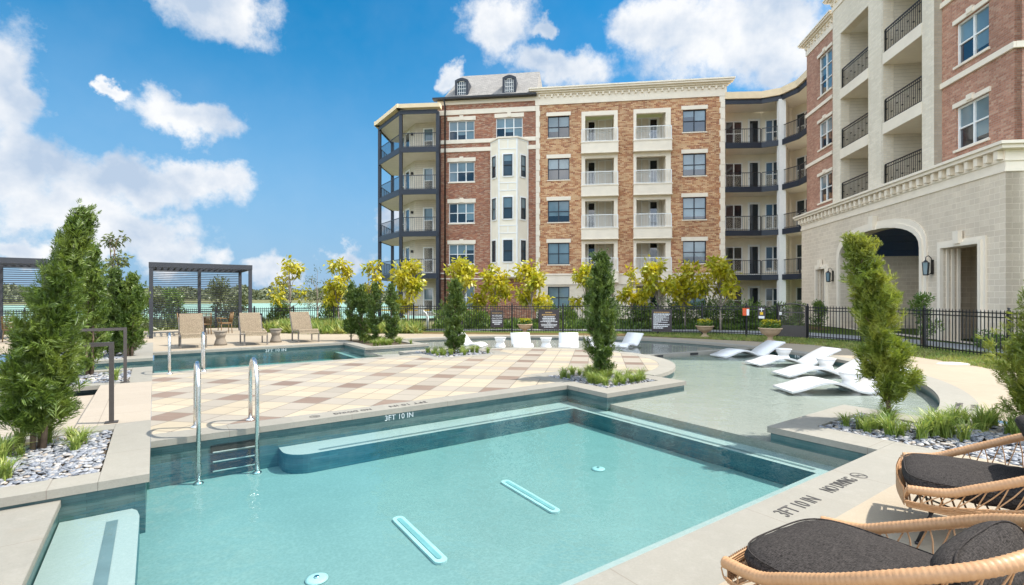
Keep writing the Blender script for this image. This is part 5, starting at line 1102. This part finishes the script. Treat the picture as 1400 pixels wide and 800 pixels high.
mb = MB(); fw = .05
mb.box(.04, .09, -.03, .03, .05, 1.25); mb.box(L_ - .09, L_ - .04, -.03, .03, .05, 1.25); mb.box(.09, L_ - .09, -.025, .025, .05, .1); mb.box(.09, L_ - .09, -.025, .025, .98, 1.03)
mb.tube([(.065 + (L_ - .13) * i / 12, 0, 1.25 + .10 * math.sin(math.pi * i / 12)) for i in range(13)], .026, 6); mb.build('gate_frame', M['bronze'], root)
mb = MB(); mb.box(.09, L_ - .09, -.008, .008, .1, .5)
for i in range(1, 14): x = .09 + (L_ - .18) * i / 14; mb.box(x - .006, x + .006, -.007, .007, .5, 1.24)
for i in range(1, 12): z = .5 + .74 * i / 12; mb.box(.09, L_ - .09, -.004, .004, z - .004, z + .004)
mb.build('mesh_panel', M['bronze'], root); mb = MB(); mb.box(.1, .2, -.07, -.03, .9, 1.02); mb.build('latch', M['steel'], root)
# things hung on the fence
def yonf(px, off=.06):
    k = (px - 700) / F; P = FENCE
    for a, b in zip(P, P[1:]):
        den = (b[0] - a[0]) - k * (b[1] - a[1]); t_ = (k * a[1] - a[0]) / den
        if 0 <= t_ <= 1: p = Vector((a[0] + (b[0] - a[0]) * t_, a[1] + (b[1] - a[1]) * t_, 0)); an = math.atan2(b[1] - a[1], b[0] - a[0]); return p - Vector((-math.sin(an), math.cos(an), 0)) * off, an
def sign(px0, px1, y0, y1, label, lines, heads):
    p, an = yonf((px0 + px1) / 2); Y = p.y; w = (px1 - px0) * Y / F / math.cos(an); z1, z0 = H + (HY - y0) * Y / F, H + (HY - y1) * Y / F; h = z1 - z0; r_ = empty('rules_sign', (p.x, p.y, z0), an, label, 'sign', 'dark rules signs on the fence')
    mb = MB(); mb.box(-w / 2, w / 2, -.012, .012, 0, h); pn = mb.build('panel', M['signp'], r_, bevel=.004); mb = MB(); 
    for a, b, c, e in ((-w / 2 - .02, -w / 2, 0, h), (w / 2, w / 2 + .02, 0, h), (-w / 2 - .02, w / 2 + .02, h, h + .02), (-w / 2 - .02, w / 2 + .02, -.02, 0)): mb.box(a, b, -.02, .015, c, e)
    mb.build('frame', M['bronze'], r_); z = h * .93
    for k, (kind, sz, s_) in enumerate(lines):
        if isinstance(s_, str):
            z -= sz * .55; text('lettering', s_, sz, M['gold'] if kind else M['inkw'], r_, Matrix.Translation((0, -.014, z)) @ Matrix.Rotation(R(90), 4, 'X'), min(1, .9 * w / (len(s_) * sz * .62))); z -= sz * .62
        else:
            z -= sz * .5; mb = MB(); L_ = w * s_; x = -w * .43 if kind == 2 else -L_ / 2; e_ = x + L_
            while x < e_: ww = random.uniform(.03, .08); mb.box(x, min(x + ww, e_), -.015, -.0125, z - sz * .28, z + sz * .28); x += ww + .014
            mb.build('small_print', M['gold'] if kind == 1 else M['inkw'], r_); z -= sz * .55
    return r_
sign(672, 688, 425, 447, 'dark sign with gold heading and large white lines, leftmost of the three', [(1, .1, 'WARNING'), (0, .11, 'NO LIFEGUARD'), (0, .11, 'ON DUTY'), (0, .07, .85), (0, .07, .8), (0, .07, .5)], 1)
sign(737, 764, 424, 450, 'wide dark sign with two gold lines and centred print, middle of the three', [(1, .1, .36), (1, .1, .7), (0, .07, .56), (0, .07, .66), (0, .07, .62), (0, .06, .84), (0, .06, .2), (0, .06, .8), (0, .06, .74), (0, .06, .5)], 2)
sign(892, 917, 424, 453, 'dark sign on the fence with small white print aligned left, rightmost of the three', [(1, .07, .8), (0, .08, .86), (2, .05, .8), (2, .045, .66), (2, .045, .8), (2, .045, .5), (2, .045, .78), (2, .045, .4), (2, .045, .74), (2, .045, .24), (2, .07, .82), (2, .07, .74), (2, .07, .5)], 1)
p, an = yonf(1043); r_ = empty('notice', (p.x, p.y, .72), an, 'small dark notice with white cross and yellow square on the fence before the gate', 'sign')
mb = MB(); mb.box(-.18, .12, -.01, .01, 0, .5); mb.build('panel', M['signp'], r_); mb = MB(); mb.box(-.13, .07, -.014, -.0105, .38, .41); mb.box(-.045, -.015, -.0145, -.011, .30, .46); mb.build('symbol', M['inkw'], r_)
mb = MB(); mb.box(-.09, .03, -.014, -.0105, .17, .28); mb.build('yellow_square', M['yel'], r_); mb = MB(); mb.box(-.14, .08, -.014, -.0105, .02, .12); mb.build('caption', M['inkw'], r_)
p, an = yonf(1021, .1); r_ = empty('safety_box', (p.x, p.y, .80), an + .2, 'orange red and white box fixed to the top of a fence post near the gate', 'box')
mb = MB(); mb.box(-.12, .03, -.08, .02, .04, .33); mb.build('red_case', M['red'], r_, bevel=.012); mb = MB(); mb.box(.034, .13, -.07, .01, .05, .32); mb.build('white_panel', M['white'], r_, bevel=.008)
mb = MB(); mb.box(-.13, .14, -.09, .03, .331, .355); mb.build('lid', M['red'], r_, bevel=.008)

# ---- pergolas
def pergola(o, label):
    root = empty('pergola', o, UVANG, label, 'pergola', 'dark metal pergolas'); wx, wy, hh, t_ = 3.6, 3.3, 2.98, .13
    for x, y in ((0, 0), (wx - t_, 0), (0, wy - t_), (wx - t_, wy - t_), (wx / 2, wy - t_)): mb = MB(); mb.box(x, x + t_, y, y + t_, 0, hh - .2); mb.build('post', M['charcoal'], root, bevel=.006)
    for (a, b, c, d_) in ((-.01, wx + .01, -.01, t_), (-.01, wx + .01, wy - t_, wy + .01), (-.01, t_, t_ + .002, wy - t_ - .002), (wx - t_, wx + .01, t_ + .002, wy - t_ - .002)): mb = MB(); mb.box(a, b, c, d_, hh - .2, hh); mb.build('beam', M['charcoal'], root, bevel=.006)
    mb = MB()
    for i in range(1, 16): x = wx * i / 16; mb.box(x - .03, x + .03, t_, wy - t_, hh - .14, hh - .10)
    mb.build('roof_slats', M['charcoal'], root)
    for x0, x1 in ((t_, wx / 2), (wx / 2 + t_, wx - t_)):
        mb = MB()
        for i in range(31): z = .28 + i * .082; mb.box(x0 + .002, x1 - .002, wy - .1, wy - .06, z, z + .028)
        mb.build('slat_screen', M['charcoal'], root)
    return root
PG = Vector((-14.1, 19.6, 0)); pergola(PG, 'dark metal pergola with a slatted back screen behind the beige loungers'); pergola(PG - U * 6.55, 'dark metal pergola cut off by the left edge behind the big cedar')
# ---- beige loungers
def chaise(px, py, label):
    p = G(px, py); root = empty('sun_lounger', p, UVANG, label, 'sun lounger', 'beige loungers by the far pool')   # local -y is the foot end
    hw = .345; prof = [(-.05, .40), (.12, .415), (.5, .38), (.8, .36), (.95, .37), (1.35, .96)]
    mb = MB()
    for sx in (-1, 1): mb.tube([(sx * hw, y, z - .03) for y, z in prof], .02, 6)
    for y, z in (prof[0], prof[3], prof[-1]): mb.tube([(-hw, y, z - .03), (hw, y, z - .03)], .018, 6)
    mb.build('frame', M['taupe'], root)
    for y in (0, .98):
        for sx in (-1, 1): mb = MB(); mb.box(sx * hw - .022, sx * hw + .022, y - .018, y + .018, 0, .35); mb.build('leg', M['taupe'], root)
    def pad(a, name):
        mb = MB(); n = len(a); w = hw - .015
        top = [(y, z + .02) for y, z in a]; bot = [(y, z - .02) for y, z in a]; lp = top + bot[::-1]
        for i in range(n - 1):
            for s_, pr in ((1, top), (-1, bot)): mb.quad((-w, *pr[i]), (w, *pr[i]), (w, *pr[i + 1]), (-w, *pr[i + 1]))
        mb.sides(lp, lambda a_, b_: (-w, a_, b_), lambda a_, b_: (w, a_, b_)); mb.flat(lp, [], lambda a_, b_: (-w, a_, b_)); mb.flat(lp, [], lambda a_, b_: (w, a_, b_)); mb.build(name, M['sling'], root)
    pad([(-.1, .34), (-.07, .42), (0, .45), (.12, .455), (.3, .43), (.5, .415), (.8, .395), (.92, .395)], 'seat_sling'); pad([(.95, .40), (1.1, .62), (1.25, .84), (1.40, 1.04)], 'back_sling')
    return root
chaise(264.5, 476, 'beige sling lounger at the left in front of the pergola'); chaise(350, 472, 'beige sling lounger in the middle of the three'); chaise(422, 468.2, 'beige sling lounger at the right by the sparse yellow tree')
def hourglass(px, py, label, mat, r=.20, h=.48, grp='woven stone coloured side tables', top='tabletop', cat='side table', z=0):
    p = G(px, py, z); root = empty('side_table', p, .3, label, cat, grp); mb = MB(); mb.lathe([(r, 0), (r * .92, h * .15), (r * .68, h * .45), (r * .64, h * .52), (r * .74, h * .62), (r * .98, h * .93)], n=28); mb.build('base', mat, root)
    mb = MB(); mb.lathe([(r * 1.0, h * .932), (r * 1.04, h * .95), (r * 1.04, h * .99), (r * 1.0, h)], n=28); mb.build(top, mat, root); return root
hourglass(301.5, 472, 'woven hourglass side table between the left and middle beige loungers', plain('woven_taupe', (.20, .165, .125), .8, bump=.6, bscale=60)); hourglass(377, 468, 'woven hourglass side table between the middle and right beige loungers', bpy.data.materials['woven_taupe'])
# ---- dining set in the pergola
def dchair(x, y, rz, label):
    root = empty('wicker_chair', (x, y, 0), rz, label, 'chair', 'wicker dining chairs in the pergola')
    for sx in (-1, 1):
        for sy in (-1, 1): mb = MB(); mb.tube([(sx * .24, sy * .22, 0), (sx * .21, sy * .2, .43)], .018, 6); mb.build('leg', M['wickerd'], root)
    mb = MB(); mb.box(-.24, .24, -.23, .23, .42, .47); mb.build('seat', M['wickerd'], root, bevel=.01)
    mb = MB(); mb.tube([(-.25, -.2, .45), (-.27, -.27, .68), (-.25, .0, .66)], .018, 6); mb.tube([(.25, -.2, .45), (.27, -.27, .68), (.25, .0, .66)], .018, 6); mb.tube([(-.23, .22, .45), (-.22, .28, .92), (.22, .28, .92), (.23, .22, .45)], .02, 6)
    for i in range(9): xx = -.19 + .0475 * i; mb.tube([(xx, .23, .47), (xx, .28, .91)], .008, 5)
    mb.build('backrest', M['wickerd'], root)
q = lambda u_, v_: PG + U * u_ + V * v_
c = q(2.0, 2.0); dchair(*q(1.25, 1.9).xy, UVANG + R(90), 'wicker chair in the pergola left of the round table'); dchair(*q(2.75, 1.7).xy, UVANG - R(80), 'wicker chair in the pergola right of the round table'); dchair(*q(1.9, 1.25).xy, UVANG + R(190), 'wicker chair in the pergola in front of the round table')
root = empty('dining_table', (c.x, c.y, 0), 0, 'round dark table between the wicker chairs in the pergola', 'table'); mb = MB(); mb.lathe([(.45, .71), (.46, .725), (.45, .74)], n=28); mb.build('tabletop', M['bronze'], root); mb = MB(); mb.lathe([(.25, 0), (.24, .02), (.04, .05), (.035, .70)], n=16); mb.build('pedestal', M['bronze'], root)
c2 = PG - U * 6.55
dchair(*(c2 + U * 2.6 + V * 1.2).xy, UVANG + R(150), 'wicker chair in the left pergola behind the big cedar')
# ---- bollard lights
t = NT('frosted_lamp_panel'); t.set('Base Color', (.7, .7, .66, 1)); t.set('Roughness', .5); M['frost'] = t.mat
for px, py, lab in ((187, 463.5, 'black square bollard light left of the pergola'), (355, 459, 'black square bollard light behind the middle lounger')):
    p = G(px, py); r_ = empty('bollard_light', p, UVANG, lab, 'bollard light', 'square bollard lights'); mb = MB(); mb.box(-.085, .085, -.085, .085, 0, .56); mb.box(-.085, .085, -.085, .085, .86, .93)
    for a, b in ((-1, -1), (1, -1), (1, 1), (-1, 1)): mb.box(a * .072 - .013, a * .072 + .013, b * .072 - .013, b * .072 + .013, .56, .86)
    mb.build('housing', M['black'], r_); mb = MB(); mb.box(-.055, .055, -.055, .055, .561, .859); mb.build('lamp_panel', M['frost'], r_)
# ---- urns with flowers
def urn(px, py, s, label, fl):
    p = G(px, py); r_ = empty('flower_urn', p, 0, label, 'planter', 'sandstone urns'); mb = MB(); mb.lathe([(.20 * s, 0), (.20 * s, .05 * s), (.12 * s, .09 * s), (.08 * s, .16 * s), (.10 * s, .22 * s), (.16 * s, .25 * s), (.29 * s, .32 * s), (.35 * s, .42 * s), (.38 * s, .49 * s), (.42 * s, .51 * s), (.42 * s, .54 * s), (.36 * s, .55 * s), (.34 * s, .50 * s)], n=32); mb.build('bowl', M['terra'], r_)
    n = 500; a = rng.random(n) * 6.28; rr = np.sqrt(rng.random(n)) * .34 * s; P = np.stack([rr * np.cos(a), rr * np.sin(a), .5 * s + rng.random(n) * .26 * s * (1.1 - rr)], -1); leaf_obj('plant', P, rng.normal(size=(n, 3)) * .6 + np.array([0, 0, .6]), .12 * s * (.6 + .6 * rng.random(n)), .03, M['shrub'], r_)
    n = 260; a = rng.random(n) * 6.28; rr = np.sqrt(rng.random(n)) * .33 * s; P = np.stack([rr * np.cos(a), rr * np.sin(a), .64 * s + rng.random(n) * .2 * s], -1); leaf_obj('flowers', P, rng.normal(size=(n, 3)), .07 * s, .03, M['yellow2'], r_)
urn(1053, 468, .95, 'sandstone urn with yellow flowers in front of the gate', 1); urn(963.5, 461, .85, 'sandstone urn with trailing green plant left of the red notice', 0); urn(717.5, 456.8, .8, 'sandstone urn with yellow flowers left of the middle dark sign', 1)
# ---- barrier arm behind the fence
r_ = empty('barrier_gate', (-4.4, 26.3, terr(-4.4, 26.3)), 0, 'white bent post with a yellow striped barrier arm behind the fence', 'barrier')
mb = MB(); mb.tube([(0, 0, 0), (0, 0, .55), (-.06, 0, .78), (-.22, 0, .92), (-.4, 0, .95)], .06, 10); mb.build('post', M['white'], r_); mb = MB(); mb.box(-.5, -.2, -.06, .06, .78, .98); mb.build('bracket', M['white'], r_)
for z in (.93, 1.1): mb = MB(); mb.box(-2.4, .1 if z < 1 else -.5, -.02, .02, z, z + .06); mb.build('arm', M['yel'], r_)
mb = MB(); mb.box(-.5, -.1, -.025, .025, 1.095, 1.165); mb.build('arm_tip', M['white'], r_)
p = G(1303, 497.5); r_ = tag(bpy.data.objects.new('flat_stone', None), 'flat pale stone lying in the mulch by the right fence', 'stone'); bpy.data.objects.remove(r_)
V_ = IV * np.array([.42, .2, .05]) * (1 + .08 * np.sin(IV[:, [1, 2, 0]] * 9)); me = np_mesh('flat_stone', V_, IF); smooth(me); o = link('flat_stone', me, plain('pale_stone', (.55, .52, .47), .9, var=.2, bump=.5)); o.location = (p.x, p.y, -.01); tag(o, 'flat pale stone lying in the mulch by the right fence', 'stone')

# ---- white in-water furniture
def ribbonbody(prof, w, th, name, parent):
    """smooth bent sheet of thickness th following prof (x,z), width w"""
    P = [Vector((a, 0, b)) for a, b in prof]; dense = []
    for i in range(len(P) - 1):
        p0 = P[max(0, i - 1)]; p1, p2 = P[i], P[i + 1]; p3 = P[min(len(P) - 1, i + 2)]
        for k in range(8):
            t_ = k / 8; dense.append(.5 * ((2 * p1) + (p2 - p0) * t_ + (2 * p0 - 5 * p1 + 4 * p2 - p3) * t_ ** 2 + (3 * p1 - 3 * p2 + p3 - p0) * t_ ** 3))
    dense.append(P[-1]); mb = MB(); top, bot = [], []
    for i, p in enumerate(dense):
        t_ = (dense[min(i + 1, len(dense) - 1)] - dense[max(i - 1, 0)]).normalized(); n_ = Vector((-t_.z, 0, t_.x)); top.append(p + n_ * th / 2); bot.append(p - n_ * th / 2)
    h = w / 2; A_ = [[mb.V((q.x, s * h, q.z)) for q in L_] for L_ in (top, bot) for s in (-1, 1)]
    for i in range(len(dense) - 1):
        mb.face((A_[0][i], A_[0][i + 1], A_[1][i + 1], A_[1][i]), True); mb.face((A_[2][i], A_[3][i], A_[3][i + 1], A_[2][i + 1]), True); mb.face((A_[0][i], A_[2][i], A_[2][i + 1], A_[0][i + 1])); mb.face((A_[1][i], A_[1][i + 1], A_[3][i + 1], A_[3][i]))
    for i in (0, -1): mb.face((A_[0][i], A_[1][i], A_[3][i], A_[2][i]))
    return mb.build(name, M['whitep'], parent)
def inpool(x, y, z, rz, label, grp, kind='long', s=1.0, w=.72):
    root = empty('in_water_lounger' if kind == 'long' else 'in_water_chair', (x, y, z), rz, label, 'lounger' if kind == 'long' else 'chair', grp)
    if kind == 'long': prof = [(0, .045), (.25, .10), (.5, .18), (.75, .215), (1.0, .165), (1.25, .065), (1.43, .03), (1.58, .065), (1.8, .19), (2.1, .34), (2.32, .43)]
    else: prof = [(0, .06), (.14, .15), (.34, .16), (.52, .10), (.64, .15), (.84, .38), (.95, .50)]
    prof = [(a * s, b * s) for a, b in prof]; ribbonbody(prof[:7] if kind == 'long' else prof[:4], w, .042, 'seat', root); ribbonbody(prof[6:] if kind == 'long' else prof[3:], w, .042, 'backrest', root)
    for sy in (-.55, .55) if kind != 'long' else ():
        mb = MB(); a, b = (prof[2][0], prof[4][0]) if kind == 'long' else (prof[1][0], prof[3][0]); zz = prof[3][1] if kind == 'long' else prof[2][1]
        mb.box(a, b, sy * (w / 2 - .05) - .02, sy * (w / 2 - .05) + .02, .001, zz * .3); mb.build('side_support', M['whitep'], root)
    return root
def G2(px, py, z): p = G(px, py, z); return p.x, p.y
for (px, py, rz, lab, s) in ((984, 490.5, 18, 'white in-water lounger farthest back on the tanning shelf', .98), (1032, 501.5, 6, 'white in-water lounger second from the back, its backrest raised at the right', 1.0), (1071, 517, 3, 'white in-water lounger third from the back with a wavy leg rest', 1.0), (1075, 539, 1, 'nearest white in-water lounger, partly behind the leaning cedar', 1.04)):
    x, y = G2(px, py, SZ); inpool(x, y + .15, SZ + .02, R(rz), lab, 'white loungers on the tanning shelf', s=s * .98, w=.68)
bpm = M['whitep']
for (px, py, lab) in ((1071, 494, 'white in-water side table between the two farthest loungers'), (1129, 510, 'white in-water side table in front of the second lounger backrest'), (1163, 533, 'white in-water side table nearest, half hidden by the leaning cedar')): hourglass(px, py, lab, bpm, .21, .36, 'white side tables on the tanning shelf', z=SZ)
for (px, py, rz, lab) in ((662, 475, 195, 'white in-water chair at the left of the raised basin, facing right'), (716, 477, 262, 'white in-water chair second from the left in the raised basin'), (777.5, 477, 278, 'white in-water chair third from the left in the raised basin'), (846, 476, 330, 'white in-water chair at the right of the raised basin, facing left')):
    x, y = G2(px, py, -.12); root = inpool(x, y, -.14, 0, lab, 'white chairs in the raised basin', 'short', .98, .68)
    # foot at local origin, back at +x: turn the foot towards the middle of the arc
    root.rotation_euler = (0, 0, {662: R(160), 716: R(97), 777.5: R(84), 846: R(40)}[px])
for (px, py, lab) in ((684, 475.5, 'white in-water side table between the first and second basin chairs'), (746.5, 476, 'white in-water side table between the second and third basin chairs'), (808, 476, 'white in-water side table half behind the tall cedar column')): hourglass(px, py, lab, bpm, .2, .36, 'white side tables in the raised basin', z=-.14)

# ---- wicker lounge chairs
def cr_(P, n):
    out = []
    for i in range(len(P) - 1):
        p0, p1, p2, p3 = P[max(0, i - 1)], P[i], P[i + 1], P[min(len(P) - 1, i + 2)]
        for k in range(n): t_ = k / n; out.append(.5 * ((2 * p1) + (p2 - p0) * t_ + (2 * p0 - 5 * p1 + 4 * p2 - p3) * t_ ** 2 + (3 * p1 - 3 * p2 + p3 - p0) * t_ ** 3))
    return out + [P[-1]]
def evenly(P, n):
    L_ = [0]
    for a, b in zip(P, P[1:]): L_.append(L_[-1] + (b - a).length)
    out, j = [], 0
    for i in range(n + 1):
        d_ = L_[-1] * i / n
        while j < len(P) - 2 and L_[j + 1] < d_: j += 1
        out.append(P[j].lerp(P[j + 1], (d_ - L_[j]) / max(1e-9, L_[j + 1] - L_[j])))
    return out
def cushion(name, parent, hx, hy, th, xf, puff=.03, exp=5, n=44, m=14, taper=0):
    """rounded, slightly puffed pad with a piped edge"""
    mb = MB(xf); rings = []
    prof = [(0.0, 1.0), (.35, .995), (.62, .97), (.82, .9), (.93, .74), (.985, .45), (1.0, .12), (1.0, -.12), (.985, -.45), (.93, -.74), (.82, -.9), (.5, -.98), (0, -1)]
    for (q, zz) in prof:
        ring = []
        for k in range(n):
            a = 2 * math.pi * k / n; c, s = math.cos(a), math.sin(a); rr = (abs(c) ** exp + abs(s) ** exp) ** (-1 / exp); x, y = c * rr * hx * q, s * rr * hy * q
            x *= 1 - taper * (y / hy * .5 + .5) if taper else 1
            wr = .006 * math.sin(x * 23 + y * 31) * math.sin(x * 17 - y * 12 + 2) + .004 * math.sin(x * 60 + 3) * math.sin(y * 47)
            ring.append(mb.V((x, y, zz * th / 2 + (puff * (1 - q * q) if zz > 0 else 0) + (wr if abs(zz) > .5 else 0))))
        rings.append(ring)
    for a, b in zip(rings, rings[1:]):
        for k in range(n): mb.face((a[k], b[k], b[(k + 1) % n], a[(k + 1) % n]), True)
    o = mb.build(name, M['cushion'], parent); mb = MB(xf); pts = []
    for z_ in (th * .38,):
        for k in range(n * 2): a = math.pi * k / n; c, s = math.cos(a), math.sin(a); rr = (abs(c) ** exp + abs(s) ** exp) ** (-1 / exp); x, y = c * rr * hx * .965, s * rr * hy * .965; pts.append((x * (1 - taper * (y / hy * .5 + .5)), y, z_))
    mb.tube(pts, .0045, 5, closed=True); mb.build('piping', M['cushion'], o); return o
def lounge(loc, rz, label, by=-.45, bz=.565, bh=.185):
    root = empty('wicker_armchair', loc, rz, label, 'armchair', 'wicker lounge chairs with grey cushions')     # local +y is the front
    half = [Vector(p) for p in ((.43, .41, .375), (.455, .22, .40), (.465, .08, .46), (.475, -.11, .55), (.45, -.30, .645), (.34, -.50, .735), (.17, -.60, .785), (0, -.63, .80))]
    rim = [Vector((-p.x, p.y, p.z)) for p in half] + half[::-1][1:]; rim = evenly(cr_(rim, 10), 420)
    lowh = [Vector(p) for p in ((.38, .41, .25), (.40, .18, .25), (.39, -.08, .26), (.33, -.26, .27), (.18, -.38, .28), (0, -.42, .29))]
    low = [Vector((-p.x, p.y, p.z)) for p in lowh] + lowh[::-1][1:]; low = evenly(cr_(low, 10), 420)
    mb = MB(); mb.tube(rim, [0.0275 * (1 + .05 * math.sin(i * 2.05)) for i in range(len(rim))], 12); mb.tube([rim[0] + (rim[-1] - rim[0]) * (i / 120) + Vector((0, .03 * math.sin(math.pi * i / 120), -.07 * min(1, min(i, 120 - i) / 12))) for i in range(121)], [.016 * (1 + .06 * math.sin(i * 2.05)) for i in range(121)], 10); mb.build('rim', M['rattan'], root)
    mb = MB(); mb.tube(low + [low[0]], .010, 6); 
    # dense woven band above the lower ring, then the open lattice up to the rim
    def at(t_, f): i = max(0, min(419.999, t_ * 420)); j = int(i); a = low[j].lerp(low[j + 1], i - j); b = rim[j].lerp(rim[j + 1], i - j); k = a.lerp(b, f); bul = Vector((k.x, k.y + .1, 0)).normalized() * .03 * math.sin(math.pi * f); return k + bul
    for r_ in range(9):
        f = .02 + r_ * .038; mb.tube([at(i / 120, f) + Vector((0, 0, .002 * math.sin(i * 1.6 + r_ * math.pi))) for i in range(121)], .0052, 5, cap=False)
    fr0, fr1 = low[0], low[-1]
    for r_ in range(9):
        z = .012 + r_ * .0125; mb.tube([fr0.lerp(fr1, i / 30) + Vector((0, .02 + .03 * math.sin(math.pi * i / 30), z)) for i in range(31)], .0055, 5, cap=False)
    for i in range(43): p = fr0.lerp(fr1, i / 42) + Vector((0, .018 + .03 * math.sin(math.pi * i / 42), 0)); mb.tube([p, p + Vector((0, .004, .125))], .004, 4, cap=False)
    mb.build('woven_band', M['rattan'], root); mb = MB(); n = 54
    for i in range(n + 1):
        t_ = i / n; mb.tube([at(t_, .0), at(t_, .34)], .0035, 5, cap=False)
        if i % 2 == 0: mb.tube([at(t_, .33), at(t_, .7), at(t_, .985)], .0038, 5, cap=False)
        if 0 < i < n - 1 and i % 2 == 0: mb.tube([at(t_, .34), at(t_ + 1.0 / n, .66), at(t_ + 2.0 / n, .97)], .0038, 5, cap=False)
    mb.build('lattice', M['rattan'], root)
    mb = MB()
    for y in range(14): yy = -.36 + .058 * y; mb.tube([(-.36, yy, .262), (.36, yy, .262)], .006, 5)
    mb.build('seat_weave', M['rattan'], root)
    for sx in (-1, 1):
        for sy, yb, yt in ((1, .36, .26), (-1, -.36, -.2)):
            mb = MB(); mb.tube([(sx * .36, yb, .012), (sx * .28, yt, .255)], .0095, 8); lg = mb.build('leg', M['black'], root); mb = MB(); mb.lathe([(.014, 0), (.014, .014), (.009, .018)], (sx * .36, yb, 0), 10); mb.build('foot_cap', M['black'], lg)
    mb = MB(); zc = .15; mb.tube([(-.325, .31, .115), (.27, -.26, .13)], .007, 6); mb.tube([(.325, .31, .115), (-.27, -.26, .13)], .007, 6); mb.tube([(-.30, .29, .2), (.30, .29, .2)], .007, 6); mb.build('brace', M['black'], root)
    cushion('seat_cushion', root, .395, .40, .115, Matrix.Translation((0, .03, .385)), .035, 4.2, taper=0)
    xf = Matrix.Translation((0, by, bz)) @ Matrix.Rotation(R(60), 4, 'X'); cushion('back_cushion', root, .36, bh, .12, xf, .03, 3.6)
    return root
lounge((1.60, 2.29, 0), R(31), 'wicker armchair with grey cushions nearest the viewer, cut by the bottom edge')
lounge((3.20, 3.44, 0), R(54), 'wicker armchair with grey cushions standing behind the other, cut by the right edge', -.34, .63, .24)
